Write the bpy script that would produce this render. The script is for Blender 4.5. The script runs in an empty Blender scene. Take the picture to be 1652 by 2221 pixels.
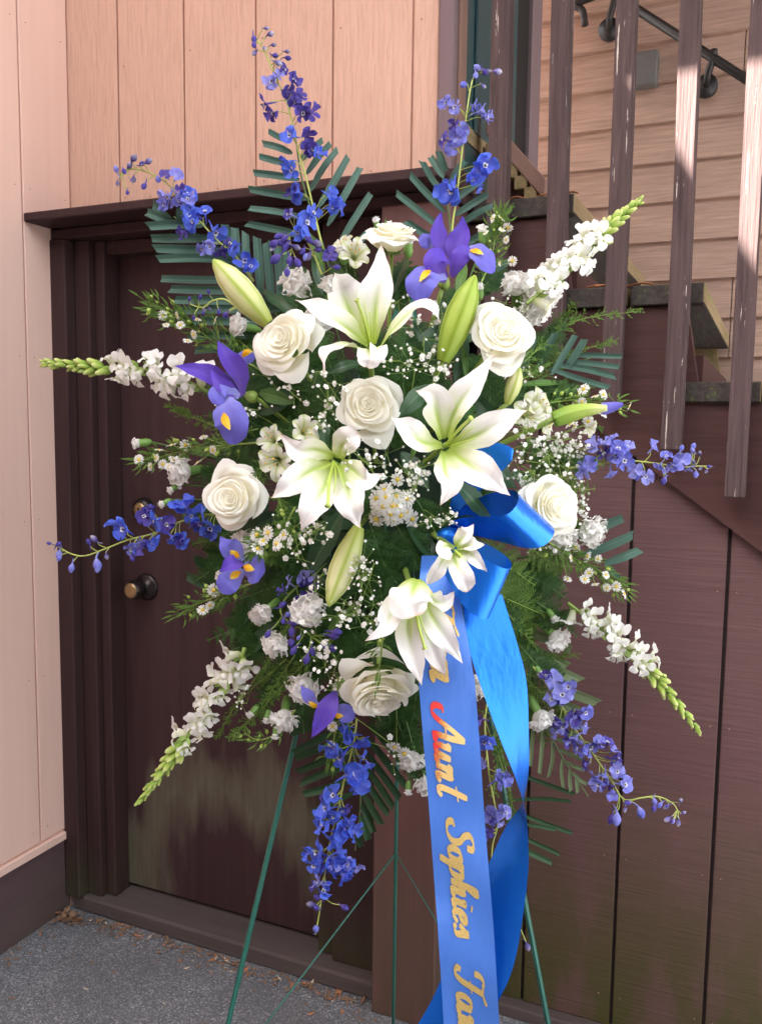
import bpy, math, random
from mathutils import Vector, Matrix, noise

# ---------------------------------------------------------------- camera, sky, sun, exposure
SC = bpy.context.scene
COL = SC.collection
FPX = 1880.0                       # focal length, in pixels of a 1652 x 2221 picture
YAW, PIT, ROLL, EYE = math.radians(24.0), math.radians(5.92), 0.0131, 1.35
F = Vector((-math.sin(YAW)*math.cos(PIT), math.cos(YAW)*math.cos(PIT), -math.sin(PIT)))
R0 = Vector((math.cos(YAW), math.sin(YAW), 0)); U0 = R0.cross(F)
R = R0*math.cos(ROLL) + U0*math.sin(ROLL)
U = U0*math.cos(ROLL) - R0*math.sin(ROLL)
B = -F
CAM = Vector((0, 0, EYE))

cam = bpy.data.cameras.new('camera'); camo = bpy.data.objects.new('camera', cam); COL.objects.link(camo)
cam.sensor_fit = 'VERTICAL'; cam.sensor_height = 24.0; cam.lens = FPX/2221*24.0
cam.clip_start = 0.05; cam.clip_end = 2000
camo.matrix_world = Matrix.Translation(CAM) @ Matrix((R, U, B)).transposed().to_4x4()
SC.camera = camo

SUN = Vector((-0.50, -0.45, 0.74)).normalized()      # towards the sun
world = bpy.data.worlds.new('World'); SC.world = world; world.use_nodes = True
nt = world.node_tree; nt.nodes.clear()
sky = nt.nodes.new('ShaderNodeTexSky'); sky.sky_type = 'NISHITA'; sky.sun_disc = False
sky.sun_elevation = math.asin(SUN.z); sky.sun_rotation = math.atan2(SUN.x, SUN.y)
sky.air_density = 1.0; sky.dust_density = 2.5; sky.ozone_density = 0.6
hs = nt.nodes.new('ShaderNodeHueSaturation'); hs.inputs['Saturation'].default_value = 0.16
bg = nt.nodes.new('ShaderNodeBackground'); bg.inputs['Strength'].default_value = 0.06
wo = nt.nodes.new('ShaderNodeOutputWorld')
nt.links.new(sky.outputs[0], hs.inputs['Color']); nt.links.new(hs.outputs[0], bg.inputs[0]); nt.links.new(bg.outputs[0], wo.inputs[0])

sl = bpy.data.lights.new('sun', 'SUN'); sl.energy = 4.6; sl.angle = math.radians(0.5); sl.color = (1.0, 0.93, 0.84)
so = bpy.data.objects.new('sun', sl); COL.objects.link(so)
so.rotation_euler = (-SUN).to_track_quat('-Z', 'Y').to_euler(); so.location = SUN*20

VS = SC.view_settings
VS.view_transform = 'Standard'; VS.look = 'None'; VS.gamma = 1.0; VS.exposure = 4.2; VS.use_curve_mapping = False
SC.cycles.max_bounces = 10; SC.cycles.diffuse_bounces = 6; SC.cycles.transmission_bounces = 4; SC.cycles.transparent_max_bounces = 6
SC.cycles.use_denoising = True

# ---------------------------------------------------------------- helpers
def at(x, y, d):
    """the point that lies d metres in front of the camera, seen at (x, y) of a 1652 x 2221 picture"""
    return CAM + F*d + R*((x-826)/FPX*d) - U*((y-1110.5)/FPX*d)
def zoomer(x0, y0, sc):
    k = 1/sc/1.5775
    return lambda x, y: (x0/1.5775 + x*k, y0/1.5775 + y*k)
z1 = zoomer(0, 0, 1652/1303); z2 = zoomer(1303, 0, 1652/1303); z3 = zoomer(100, 600, 1652/900)
z4 = zoomer(900, 600, 1.652); z5 = zoomer(1600, 650, 1652/1006); z6 = zoomer(100, 1300, 1652/900)
z7 = zoomer(900, 1400, 1.652); z8 = zoomer(1600, 1400, 1652/1006)
w1 = zoomer(300, 2100, 2.065); w2 = zoomer(900, 2200, 2.065); w3 = zoomer(1500, 2200, 1652/1106)
def cv(x, y, z): return R*x + U*y + B*z          # camera-space direction
def lerp(a, b, t): return a + (b-a)*t
def depth0(x, y):
    r2 = ((x-830)/430)**2 + ((y-1080)/570)**2
    return 1.42 - 0.19*max(0.0, 1-r2)
PXM = 1.3/FPX                                      # metres per picture pixel at the spray

def interp(keys, t):
    for (a, va), (b, vb) in zip(keys, keys[1:]):
        if t <= b:
            k = (t-a)/max(1e-9, b-a); k = k*k*(3-2*k)*0.5 + k*0.5
            return va + (vb-va)*k
    return keys[-1][1]
def curve(pts, n):
    """n+1 points along a Catmull-Rom curve"""
    P = [Vector(p) for p in pts]
    if len(P) == 2: return [P[0].lerp(P[1], i/n) for i in range(n+1)]
    P = [P[0]*2-P[1]] + P + [P[-1]*2-P[-2]]
    m = len(P)-3; out = []
    for i in range(n+1):
        s = i/n*m; k = min(int(s), m-1); t = s-k
        a, b, c, d = P[k:k+4]
        out.append(0.5*((2*b) + (c-a)*t + (2*a-5*b+4*c-d)*t*t + (3*b-a-3*c+d)*t**3))
    return out

class MB:
    def __init__(s): s.v = []; s.f = []; s.uv = []; s.mi = []
    def add(s, vs, fs, uvs=None, mi=0):
        o = len(s.v); s.v += [Vector(p) for p in vs]; s.uv += (uvs if uvs else [(0, 0)]*len(vs))
        s.f += [tuple(o+i for i in q) for q in fs]; s.mi += [mi]*len(fs)
    def grid(s, rows, uvs, mi=0):
        n, m = len(rows), len(rows[0]); o = len(s.v)
        for r, u in zip(rows, uvs): s.v += r; s.uv += u
        for i in range(n-1):
            for j in range(m-1):
                a = o+i*m+j; s.f.append((a, a+1, a+m+1, a+m)); s.mi.append(mi)
    def box(s, x0, x1, y0, y1, z0, z1, mi=0):
        s.add([(x, y, z) for z in (z0, z1) for y in (y0, y1) for x in (x0, x1)],
              [(0, 2, 3, 1), (4, 5, 7, 6), (0, 1, 5, 4), (2, 6, 7, 3), (0, 4, 6, 2), (1, 3, 7, 5)], None, mi)
    def prism(s, poly, y0, y1, mi=0):
        """a polygon in the x-z plane, given thickness along y"""
        n = len(poly)
        s.add([(x, y0, z) for x, z in poly] + [(x, y1, z) for x, z in poly],
              [tuple(range(n)), tuple(reversed(range(n, 2*n)))] + [(i, i+n, (i+1) % n+n, (i+1) % n) for i in range(n)], None, mi)
    def tube(s, pts, rad, k=6, mi=0, n=None, cap=True):
        cs = curve(pts, n) if n else [Vector(p) for p in pts]
        rr = rad if callable(rad) else (lambda t: rad)
        rows, uvs = [], []
        up = Vector((0.31, 0.22, 0.93)).normalized()
        for i, c in enumerate(cs):
            T = (cs[min(i+1, len(cs)-1)] - cs[max(i-1, 0)])
            T = T.normalized() if T.length > 1e-9 else Vector((0, 0, 1))
            a = T.cross(up)
            if a.length < 1e-3: a = T.cross(Vector((1, 0, 0)))
            a.normalize(); b = T.cross(a); t = i/max(1, len(cs)-1); r = rr(t)
            rows.append([c + a*(r*math.cos(q*math.tau/k)) + b*(r*math.sin(q*math.tau/k)) for q in range(k+1)])
            uvs.append([(q/k, t) for q in range(k+1)])
        o = len(s.v); s.grid(rows, uvs, mi)
        if cap:
            s.f.append(tuple(reversed(range(o, o+k)))); s.mi.append(mi)
            e = len(s.v)-k-1; s.f.append(tuple(range(e, e+k))); s.mi.append(mi)
    def sheet(s, pts, w, prof, nrm, cup=0.0, n=12, m=6, ruf=0.0, rf=3.0, ph=0.0, mi=0, rib=0.0, skew=0.0):
        """a petal or leaf: a strip along pts, half-width w*prof(t), its face towards nrm"""
        cs = curve(pts, n); rows, uvs = [], []
        pr = prof if callable(prof) else (lambda t: interp(prof, t))
        for i, c in enumerate(cs):
            t = i/n
            T = (cs[min(i+1, n)] - cs[max(i-1, 0)])
            T = T.normalized() if T.length > 1e-9 else Vector((0, 0, 1))
            N = nrm(t) if callable(nrm) else nrm
            S = T.cross(N)
            if S.length < 1e-4: S = T.cross(Vector((0.3, 0.5, 0.8)))
            S.normalize(); N2 = S.cross(T); hw = w*pr(t); row, uu = [], []
            cp = cup(t) if callable(cup) else cup
            for j in range(m+1):
                u = -1+2*j/m
                off = cp*hw*u*u + ruf*w*math.sin(rf*math.tau*t + ph + (1.7 if u > 0 else 0))*abs(u)**2.5*min(1, 4*t)
                off += rib*hw*(1-min(1, abs(u)*2.5))
                row.append(c + S*(hw*u) + N2*off + T*(skew*hw*u*max(0, t-.75)*4)); uu.append((j/m, t))
            rows.append(row); uvs.append(uu)
        s.grid(rows, uvs, mi)
    def ball(s, c, r, k=6, l=4, mi=0, ax=None, stretch=1.0):
        ax = (ax or Vector((0, 0, 1))).normalized(); a = ax.orthogonal().normalized(); b = ax.cross(a)
        rows, uvs = [], []
        for i in range(l+1):
            th = math.pi*i/l; rr = r*math.sin(th); h = -r*stretch*math.cos(th)
            rows.append([Vector(c) + ax*h + a*(rr*math.cos(q*math.tau/k)) + b*(rr*math.sin(q*math.tau/k)) for q in range(k+1)])
            uvs.append([(q/k, i/l) for q in range(k+1)])
        s.grid(rows, uvs, mi)
    def mesh(s, name, mats, smooth=True, org=None):
        me = bpy.data.meshes.new(name); o = org or Vector((0, 0, 0))
        me.from_pydata([tuple(p-o) for p in s.v], [], s.f)
        uvl = me.uv_layers.new(name='uv')
        li = [0]*len(me.loops); me.loops.foreach_get('vertex_index', li)
        fl = []
        for i in li: fl += s.uv[i]
        uvl.data.foreach_set('uv', fl)
        mats = mats if isinstance(mats, (list, tuple)) else [mats]
        for m in mats: me.materials.append(m)
        if len(mats) > 1: me.polygons.foreach_set('material_index', s.mi)
        me.polygons.foreach_set('use_smooth', [smooth]*len(me.polygons))
        me.validate(); me.update()
        return me

ORG = {}
def thing(name, label, cat, loc=(0, 0, 0), group=None):
    o = bpy.data.objects.new(name, None); COL.objects.link(o); o.location = loc; o.empty_display_size = 0.02
    o['label'] = label; o['category'] = cat
    if group: o['group'] = group
    ORG[o.name] = Vector(loc); return o
def part(root, name, mb, mats, smooth=True, label=None, kind=None, bevel=0.0):
    """a mesh of its own under its thing (or under a part, one level deeper)"""
    org = ORG[root.name]
    o = bpy.data.objects.new(name, mb.mesh(name, mats, smooth, org)); COL.objects.link(o); o.parent = root
    ORG[o.name] = org
    if label: o['label'] = label
    if kind: o['kind'] = kind
    if bevel:
        b = o.modifiers.new('bevel', 'BEVEL'); b.width = bevel; b.segments = 1; b.limit_method = 'ANGLE'
    return o
def inst(root, name, me, mw):
    """a part that shares its mesh with others; mw is its place in the world"""
    o = bpy.data.objects.new(name, me); COL.objects.link(o); o.parent = root
    o.matrix_local = Matrix.Translation(-ORG[root.name]) @ mw
    return o
def single(name, mb, mats, label=None, cat=None, group=None, kind=None, smooth=True, loc=None, bevel=0.0):
    loc = Vector(loc) if loc is not None else Vector((0, 0, 0))
    o = bpy.data.objects.new(name, mb.mesh(name, mats, smooth, loc)); COL.objects.link(o); o.location = loc
    if label: o['label'] = label
    if cat: o['category'] = cat
    if group: o['group'] = group
    if kind: o['kind'] = kind
    if bevel:
        b = o.modifiers.new('bevel', 'BEVEL'); b.width = bevel; b.segments = 1; b.limit_method = 'ANGLE'
    ORG[o.name] = loc; return o
def frame(pos, axis, roll=0.0, scale=1.0):
    """a matrix that puts local +z along axis"""
    z = Vector(axis).normalized(); x = U.cross(z)
    if x.length < 1e-3: x = R.copy()
    x.normalize(); y = z.cross(x)
    m = Matrix((x, y, z)).transposed().to_4x4()
    return Matrix.Translation(pos) @ m @ Matrix.Rotation(roll, 4, 'Z') @ Matrix.Scale(scale, 4)

# ---------------------------------------------------------------- materials
def new_mat(name):
    m = bpy.data.materials.new(name); m.use_nodes = True
    n = m.node_tree; b = n.nodes['Principled BSDF']
    return m, n, b
def N(n, t, **kw):
    q = n.nodes.new(t)
    for k, v in kw.items():
        if k in ('operation', 'blend_type', 'data_type', 'noise_dimensions', 'feature', 'interpolation_type'): setattr(q, k, v)
        else: q.inputs[k].default_value = v
    return q
def ramp(n, fac, stops):
    q = n.nodes.new('ShaderNodeValToRGB'); e = q.color_ramp.elements
    while len(e) < len(stops): e.new(0.5)
    for i, (p, c) in enumerate(stops): e[i].position = p; e[i].color = (*c, 1) if len(c) == 3 else c
    n.links.new(fac, q.inputs[0]); return q
def mix(n, fac, a, b, mode='MIX'):
    q = n.nodes.new('ShaderNodeMix'); q.data_type = 'RGBA'; q.blend_type = mode
    for s, v in ((0, fac), (6, a), (7, b)):
        if hasattr(v, 'is_output') or isinstance(v, bpy.types.NodeSocket): n.links.new(v, q.inputs[s])
        elif isinstance(v, (int, float)): q.inputs[s].default_value = v
        else: q.inputs[s].default_value = (*v, 1) if len(v) == 3 else v
    return q.outputs[2]
def math_(n, op, a, b=0.0, clamp=False):
    q = n.nodes.new('ShaderNodeMath'); q.operation = op; q.use_clamp = clamp
    for i, v in enumerate((a, b)):
        if isinstance(v, bpy.types.NodeSocket): n.links.new(v, q.inputs[i])
        else: q.inputs[i].default_value = v
    return q.outputs[0]
def coords(n, kind='Object', scale=(1, 1, 1), rot=(0, 0, 0)):
    if kind == 'World':
        src = n.nodes.new('ShaderNodeNewGeometry').outputs['Position']
    else:
        src = n.nodes.new('ShaderNodeTexCoord').outputs[kind]
    m = n.nodes.new('ShaderNodeMapping'); m.inputs['Scale'].default_value = scale; m.inputs['Rotation'].default_value = rot
    n.links.new(src, m.inputs[0]); return m.outputs[0]
def noise_tex(n, vec, scale, detail=4, rough=0.55, dist=0.0):
    q = n.nodes.new('ShaderNodeTexNoise'); n.links.new(vec, q.inputs['Vector'])
    q.inputs['Scale'].default_value = scale; q.inputs['Detail'].default_value = detail
    q.inputs['Roughness'].default_value = rough; q.inputs['Distortion'].default_value = dist
    return q.outputs['Fac']
def bump(n, b, h, dist, strength=1.0):
    q = n.nodes.new('ShaderNodeBump'); q.inputs['Distance'].default_value = dist; q.inputs['Strength'].default_value = strength
    n.links.new(h, q.inputs['Height']); n.links.new(q.outputs[0], b.inputs['Normal'])

def mat_wood(name, col, grain=(60, 60, 2.2), dark=0.72, light=1.15, rough=0.7, bdist=0.0012, moss=None, chip=None, chip_amt=0.0, rot=(0, 0, 0), blotch=0.12, spec=0.14):
    """painted, weathered wood: long grain, blotches, mildew low down, chipped paint"""
    m, n, b = new_mat(name)
    g = noise_tex(n, coords(n, 'World', grain, rot), 1.0, 5, 0.62, 0.35)
    big = noise_tex(n, coords(n, 'World'), 3.0, 3)
    c = ramp(n, g, [(0.25, [k*dark for k in col]), (0.5, col), (0.8, [min(1, k*light) for k in col])]).outputs[0]
    c = mix(n, math_(n, 'MULTIPLY', big, blotch*2), c, [k*0.7 for k in col])
    if moss:
        mc, zhi, amt = moss
        pos = n.nodes.new('ShaderNodeNewGeometry').outputs['Position']
        sp = n.nodes.new('ShaderNodeSeparateXYZ'); n.links.new(pos, sp.inputs[0])
        hgt = math_(n, 'SUBTRACT', 1.0, math_(n, 'DIVIDE', sp.outputs[2], zhi), True)
        nz = noise_tex(n, coords(n, 'World', (7, 7, 2.5)), 1.0, 5, 0.6)
        f = math_(n, 'MULTIPLY', math_(n, 'MULTIPLY', hgt, math_(n, 'MULTIPLY', math_(n, 'SUBTRACT', nz, 0.34, True), 5.0, True)), amt, True)
        c = mix(n, f, c, mc)
    if chip:
        nz = noise_tex(n, coords(n, 'World', tuple(k*0.8 for k in grain)), 1.0, 6, 0.7)
        f = math_(n, 'GREATER_THAN', nz, 1-chip_amt)
        c = mix(n, f, c, chip)
    n.links.new(c, b.inputs['Base Color'])
    b.inputs['Roughness'].default_value = rough; b.inputs['Specular IOR Level'].default_value = spec
    bump(n, b, g, bdist)
    return m
def mat_plain(name, col, rough=0.5, metal=0.0, spec=0.5, var=0.15, vs=60, bd=0.0):
    m, n, b = new_mat(name)
    nz = noise_tex(n, coords(n, 'Object'), vs, 4)
    c = mix(n, nz, [k*(1-var) for k in col], [min(1, k*(1+var)) for k in col])
    n.links.new(c, b.inputs['Base Color']); b.inputs['Roughness'].default_value = rough
    b.inputs['Metallic'].default_value = metal; b.inputs['Specular IOR Level'].default_value = spec
    if bd: bump(n, b, nz, bd)
    return m
def add_translucent(m, n, b, col, amt):
    t = n.nodes.new('ShaderNodeBsdfTranslucent'); s = n.nodes.new('ShaderNodeMixShader'); s.inputs[0].default_value = amt
    if isinstance(col, bpy.types.NodeSocket): n.links.new(col, t.inputs[0])
    else: t.inputs[0].default_value = (*col, 1)
    out = n.nodes['Material Output']
    n.links.new(b.outputs[0], s.inputs[1]); n.links.new(t.outputs[0], s.inputs[2]); n.links.new(s.outputs[0], out.inputs[0])
def mat_petal(name, stops, mid=None, edge=None, rough=0.5, trans=0.3, vein=0.06, rnd=None, vfreq=40, spec=0.3):
    """petal colour from its base (0) to its tip (1); mid = (colour, from, to) a stripe along the rib"""
    m, n, b = new_mat(name)
    uv = n.nodes.new('ShaderNodeTexCoord').outputs['UV']
    sp = n.nodes.new('ShaderNodeSeparateXYZ'); n.links.new(uv, sp.inputs[0])
    c = ramp(n, sp.outputs[1], stops).outputs[0]
    a = math_(n, 'ABSOLUTE', math_(n, 'SUBTRACT', sp.outputs[0], 0.5)); a = math_(n, 'MULTIPLY', a, 2.0)
    if mid:
        col, wdt, upto = mid
        f = math_(n, 'SUBTRACT', 1.0, math_(n, 'DIVIDE', a, wdt), True)
        g = math_(n, 'SUBTRACT', 1.0, math_(n, 'DIVIDE', sp.outputs[1], upto), True)
        c = mix(n, math_(n, 'MULTIPLY', math_(n, 'POWER', f, 1.3), math_(n, 'MULTIPLY', g, 1.8, True), True), c, col)
    if edge:
        col, start = edge
        f = math_(n, 'MULTIPLY', math_(n, 'SUBTRACT', a, start, True), 1/(1-start), True)
        c = mix(n, f, c, col)
    mp = n.nodes.new('ShaderNodeMapping'); mp.inputs['Scale'].default_value = (vfreq, 2.5, 1); n.links.new(uv, mp.inputs[0])
    vn = noise_tex(n, mp.outputs[0], 1.0, 3)
    c = mix(n, math_(n, 'MULTIPLY', math_(n, 'SUBTRACT', vn, 0.5), vein*6, True), c, (0.0, 0.0, 0.0))
    if rnd:
        oi = n.nodes.new('ShaderNodeObjectInfo')
        c = mix(n, math_(n, 'MULTIPLY', oi.outputs['Random'], rnd[1]), c, rnd[0])
    n.links.new(c, b.inputs['Base Color']); b.inputs['Roughness'].default_value = rough; b.inputs['Specular IOR Level'].default_value = spec
    bump(n, b, vn, 0.0006, 0.5)
    if trans: add_translucent(m, n, b, c, trans)
    return m
def mat_leaf(name, col, col2, rough=0.4, trans=0.2, rib=True, spec=0.22, rnd=0.5):
    m, n, b = new_mat(name)
    uv = n.nodes.new('ShaderNodeTexCoord').outputs['UV']
    sp = n.nodes.new('ShaderNodeSeparateXYZ'); n.links.new(uv, sp.inputs[0])
    nz = noise_tex(n, coords(n, 'World'), 45, 4)
    oi = n.nodes.new('ShaderNodeObjectInfo')
    f = math_(n, 'ADD', math_(n, 'MULTIPLY', oi.outputs['Random'], rnd), math_(n, 'MULTIPLY', nz, 1-rnd), True)
    c = mix(n, f, col, col2)
    if rib:
        a = math_(n, 'ABSOLUTE', math_(n, 'SUBTRACT', sp.outputs[0], 0.5))
        c = mix(n, math_(n, 'MULTIPLY', math_(n, 'LESS_THAN', a, 0.035), 0.45), c, [min(1, k*2.2) for k in col2])
    n.links.new(c, b.inputs['Base Color']); b.inputs['Roughness'].default_value = rough; b.inputs['Specular IOR Level'].default_value = spec
    mp = n.nodes.new('ShaderNodeMapping'); mp.inputs['Scale'].default_value = (18, 3, 1); n.links.new(uv, mp.inputs[0])
    bump(n, b, noise_tex(n, mp.outputs[0], 1.0, 3), 0.0006, 0.6)
    if trans: add_translucent(m, n, b, [min(1, k*1.6) for k in col2], trans)
    return m
# ---------------------------------------------------------------- the place: ground, walls, door, stairs
PINK = (0.65, 0.415, 0.315); PINK2 = (0.79, 0.545, 0.455)
M_pink = mat_wood('pink_panel_paint', PINK, (120, 120, 11), 0.84, 1.12, 0.75, 0.0034, blotch=0.08)
M_pinkL = mat_wood('smooth_pink_paint', PINK2, (30, 30, 1.5), 0.95, 1.03, 0.6, 0.0003, blotch=0.08)
M_brown = mat_wood('brown_trim_paint', (0.050, 0.027, 0.027), (70, 70, 3), 0.8, 1.2, 0.5, 0.0006, moss=((0.055, 0.06, 0.028), 0.22, 0.8))
M_brownb = mat_wood('brown_base_paint', (0.105, 0.066, 0.072), (20, 3, 40), 0.85, 1.15, 0.6, 0.0005, moss=((0.07, 0.075, 0.035), 0.25, 0.3), chip=(0.45, 0.45, 0.47), chip_amt=0.24)
M_stairwall = mat_wood('rough_brown_panel', (0.150, 0.082, 0.080), (6, 6, 170), 0.76, 1.3, 0.7, 0.0016, moss=((0.060, 0.064, 0.016), 0.66, 0.95), blotch=0.4)
M_stringer = mat_wood('brown_stringer_paint', (0.098, 0.047, 0.043), (4, 40, 60), 0.75, 1.25, 0.6, 0.0012, rot=(0, 0.64, 0), chip=(0.5, 0.36, 0.26), chip_amt=0.235, blotch=0.2)
M_picket = mat_wood('chipped_picket_paint', (0.088, 0.058, 0.056), (150, 150, 6), 0.45, 1.5, 0.7, 0.0035, chip=(0.60, 0.52, 0.46), chip_amt=0.35, blotch=0.2)
M_tread = mat_wood('weathered_tread_wood', (0.075, 0.062, 0.055), (90, 6, 90), 0.6, 1.5, 0.85, 0.002, chip=(0.10, 0.115, 0.05), chip_amt=0.4)
M_tread_face = mat_wood('bare_tread_edge', (0.30, 0.22, 0.12), (60, 4, 60), 0.7, 1.2, 0.8, 0.001, chip=(0.22, 0.2, 0.08), chip_amt=0.42)
M_siding = mat_wood('tan_lap_siding', (0.46, 0.315, 0.245), (7, 7, 150), 0.72, 1.35, 0.8, 0.0016, blotch=0.12)
M_cornerb = mat_wood('purple_brown_trim', (0.19, 0.135, 0.14), (40, 40, 2), 0.9, 1.1, 0.55, 0.0004)
M_tanb = mat_wood('tan_brown_trim', (0.27, 0.165, 0.13), (40, 40, 2), 0.9, 1.1, 0.55, 0.0004)
M_teal = mat_plain('dark_teal_paint', (0.022, 0.068, 0.075), 0.35, var=0.2, vs=8)
M_black = mat_plain('dark_gap_wood', (0.006, 0.006, 0.007), 0.6)
M_iron = mat_plain('dark_iron', (0.03, 0.028, 0.027), 0.45, 0.3, bd=0.0004)
M_boxgrey = mat_plain('grey_box_paint', (0.13, 0.125, 0.118), 0.5, bd=0.0004)
M_brass = mat_plain('worn_brass', (0.36, 0.25, 0.13), 0.32, 0.85, var=0.3, vs=120)
M_knob = mat_plain('dark_bronze', (0.035, 0.026, 0.025), 0.28, 0.6)
M_sill = mat_wood('grey_brown_sill', (0.105, 0.083, 0.078), (3, 40, 40), 0.8, 1.2, 0.8, 0.001, blotch=0.3)
M_groove = mat_plain('groove_brown', (0.028, 0.014, 0.014), 0.8)
M_needle = mat_plain('dry_pine_needle', (0.42, 0.17, 0.07), 0.7, var=0.3)
M_litter = mat_plain('dry_leaf_litter', (0.23, 0.13, 0.075), 0.85, var=0.5, vs=30)
M_chiplight = mat_plain('pale_wood_chip', (0.55, 0.45, 0.34), 0.8, var=0.3)

# asphalt
m, n, b = new_mat('worn_asphalt'); M_asphalt = m
v1 = n.nodes.new('ShaderNodeTexVoronoi'); n.links.new(coords(n, 'World'), v1.inputs['Vector']); v1.inputs['Scale'].default_value = 340
sp = n.nodes.new('ShaderNodeSeparateColor'); n.links.new(v1.outputs['Color'], sp.inputs[0])
big = noise_tex(n, coords(n, 'World'), 4, 4)
c = ramp(n, sp.outputs[0], [(0.0, (0.10, 0.104, 0.114)), (0.5, (0.175, 0.18, 0.195)), (0.84, (0.25, 0.257, 0.272)), (0.96, (0.44, 0.45, 0.47))]).outputs[0]
c = mix(n, math_(n, 'MULTIPLY', math_(n, 'SUBTRACT', big, 0.4, True), 1.6, True), c, (0.10, 0.102, 0.112))
st_ = noise_tex(n, coords(n, 'World'), 1.7, 5, 0.6)
c = mix(n, math_(n, 'MULTIPLY', math_(n, 'SUBTRACT', st_, 0.5, True), 2.2, True), c, (0.095, 0.088, 0.08))
n.links.new(c, b.inputs['Base Color']); b.inputs['Roughness'].default_value = 0.85
bump(n, b, v1.outputs['Distance'], 0.004, 0.7)

# door paint with an arched mildew stain low down
m, n, b = new_mat('brown_door_paint'); M_door = m
g = noise_tex(n, coords(n, 'World', (45, 45, 2)), 1.0, 4)
c = ramp(n, g, [(0.3, (0.046, 0.023, 0.024)), (0.7, (0.064, 0.034, 0.035))]).outputs[0]
pos = n.nodes.new('ShaderNodeNewGeometry').outputs['Position']; sp = n.nodes.new('ShaderNodeSeparateXYZ'); n.links.new(pos, sp.inputs[0])
ex = math_(n, 'DIVIDE', math_(n, 'SUBTRACT', sp.outputs[0], -1.22), 0.42); ez = math_(n, 'DIVIDE', math_(n, 'SUBTRACT', sp.outputs[2], 0.02), 0.50)
rr = math_(n, 'SQRT', math_(n, 'ADD', math_(n, 'MULTIPLY', ex, ex), math_(n, 'MULTIPLY', ez, ez)))
rr = math_(n, 'ADD', rr, math_(n, 'MULTIPLY', math_(n, 'SUBTRACT', noise_tex(n, coords(n, 'World', (14, 14, 3.5)), 1.0, 5), 0.5), 0.75))
f = ramp(n, rr, [(0.50, (0, 0, 0)), (0.74, (0.75,)*3), (0.86, (0.6,)*3), (1.15, (0, 0, 0))]).outputs[0]
f = math_(n, 'MULTIPLY', f, math_(n, 'ADD', 0.25, noise_tex(n, coords(n, 'World', (60, 60, 4)), 1.0, 4)), True)
c = mix(n, f, c, (0.165, 0.16, 0.105))
n.links.new(c, b.inputs['Base Color']); b.inputs['Roughness'].default_value = 0.5; b.inputs['Specular IOR Level'].default_value = 0.15
bump(n, b, g, 0.0005)

XL, YU, YD = -1.697, 1.80, 1.83           # left wall, wall over the door, door leaf
# ground sheet
g = MB(); g.add([(-60, -60, 0), (60, -60, 0), (60, 60, 0), (-60, 60, 0)], [(0, 1, 2, 3)])
single('ground', g, M_asphalt, kind='structure', smooth=False)

# left wall: panel boards with grooves, drip strip, brown base
wl = thing('pink_wall', 'smooth pink panelled wall at the left edge with a brown base', 'wall', (XL, 1.2, 0))
mb = MB(); mb.box(XL-0.30, XL-0.006, -3.2, 2.38, 0.0, 4.10); part(wl, 'wall_core', mb, M_pinkL, False)
ys = [1.797, 1.636, 1.433, 1.230, 1.027, 0.824, 0.621]
for a, c_ in zip(ys, ys[1:] + [-3.2]):
    mb = MB(); mb.box(XL-0.0055, XL, c_+0.002, a-0.002, 0.236, 4.10); part(wl, 'board', mb, M_pinkL, False, bevel=0.002)
mb = MB(); mb.box(XL-0.010, XL+0.008, -3.2, 1.7195, 0.208, 0.231); part(wl, 'drip_strip', mb, M_pinkL, False, bevel=0.002)
mb = MB(); mb.box(XL-0.013, XL-0.0035, -3.2, 1.738, 0.0, 0.207); part(wl, 'base_board', mb, M_brownb, False)

# wall over the door (the house the stairs climb to)
XC = -0.645
wu = thing('grooved_pink_wall', 'grooved pink wood panel wall above the brown door', 'wall', (-1.2, YU, 1.87))
mb = MB(); mb.box(XL-0.013, XC-0.015, YU+0.008, 2.48, 1.80, 4.4); part(wu, 'wall_core', mb, M_pink, False)
gx = [XL-0.010, -1.538, -1.337, -1.135, -0.934, -0.742, -0.680]
for a, c_ in zip(gx, gx[1:]):
    mb = MB(); mb.box(a+0.0022, c_-0.0022, YU, YU+0.016, 1.86, 4.4); part(wu, 'board', mb, M_pink, False, bevel=0.0025)
mb = MB(); mb.box(-0.678, XC, YU-0.012, YU+0.016, 1.86, 4.4); part(wu, 'corner_board', mb, M_cornerb, False, bevel=0.003)
mb = MB(); mb.box(XC-0.014, XC+0.006, YU+0.017, YU+0.059, 1.86, 4.4); part(wu, 'corner_trim', mb, M_tanb, False, bevel=0.003)
mb = MB(); mb.box(XC-0.014, XC+0.008, 2.39, 2.485, 1.7, 4.4); part(wu, 'end_trim', mb, M_cornerb, False, bevel=0.003)
def nails(root, pts, face, mat, r=0.0016):
    for p in pts:
        mb = MB(); p = Vector(p); mb.tube([p, p+Vector(face)*0.0012], r, 7); part(root, 'nail_head', mb, mat)
M_nail = mat_plain('rusty_nail', (0.26, 0.14, 0.10), 0.7)
nails(wu, [(gx[i]+dx_, YU, z) for i in range(1, 6) for dx_, z in ((0.022+0.004*math.sin(i*5), 1.905+0.006*math.sin(i*3)), (0.098, 1.902), (0.020, 2.21+0.02*math.sin(i*7)))], (0, -1, 0), M_nail)
nails(wl, [(XL, y, z) for y in (1.66, 1.775, 1.612) for z in (0.27, 0.68, 1.09, 1.50, 1.91, 2.3)], (1, 0, 0), M_nail, 0.0012)
# unseen slab added overhead to cut the sun on the pickets
ev = thing('shade_roof', 'added unseen roof slab shading the wooden stairs and pickets', 'roof', (-0.5, 2.0, 3.2))
mb = MB(); mb.box(-1.45, 1.6, 0.955, 2.89, 3.32, 3.42); part(ev, 'shade_slab', mb, M_tanb, False)

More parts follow.
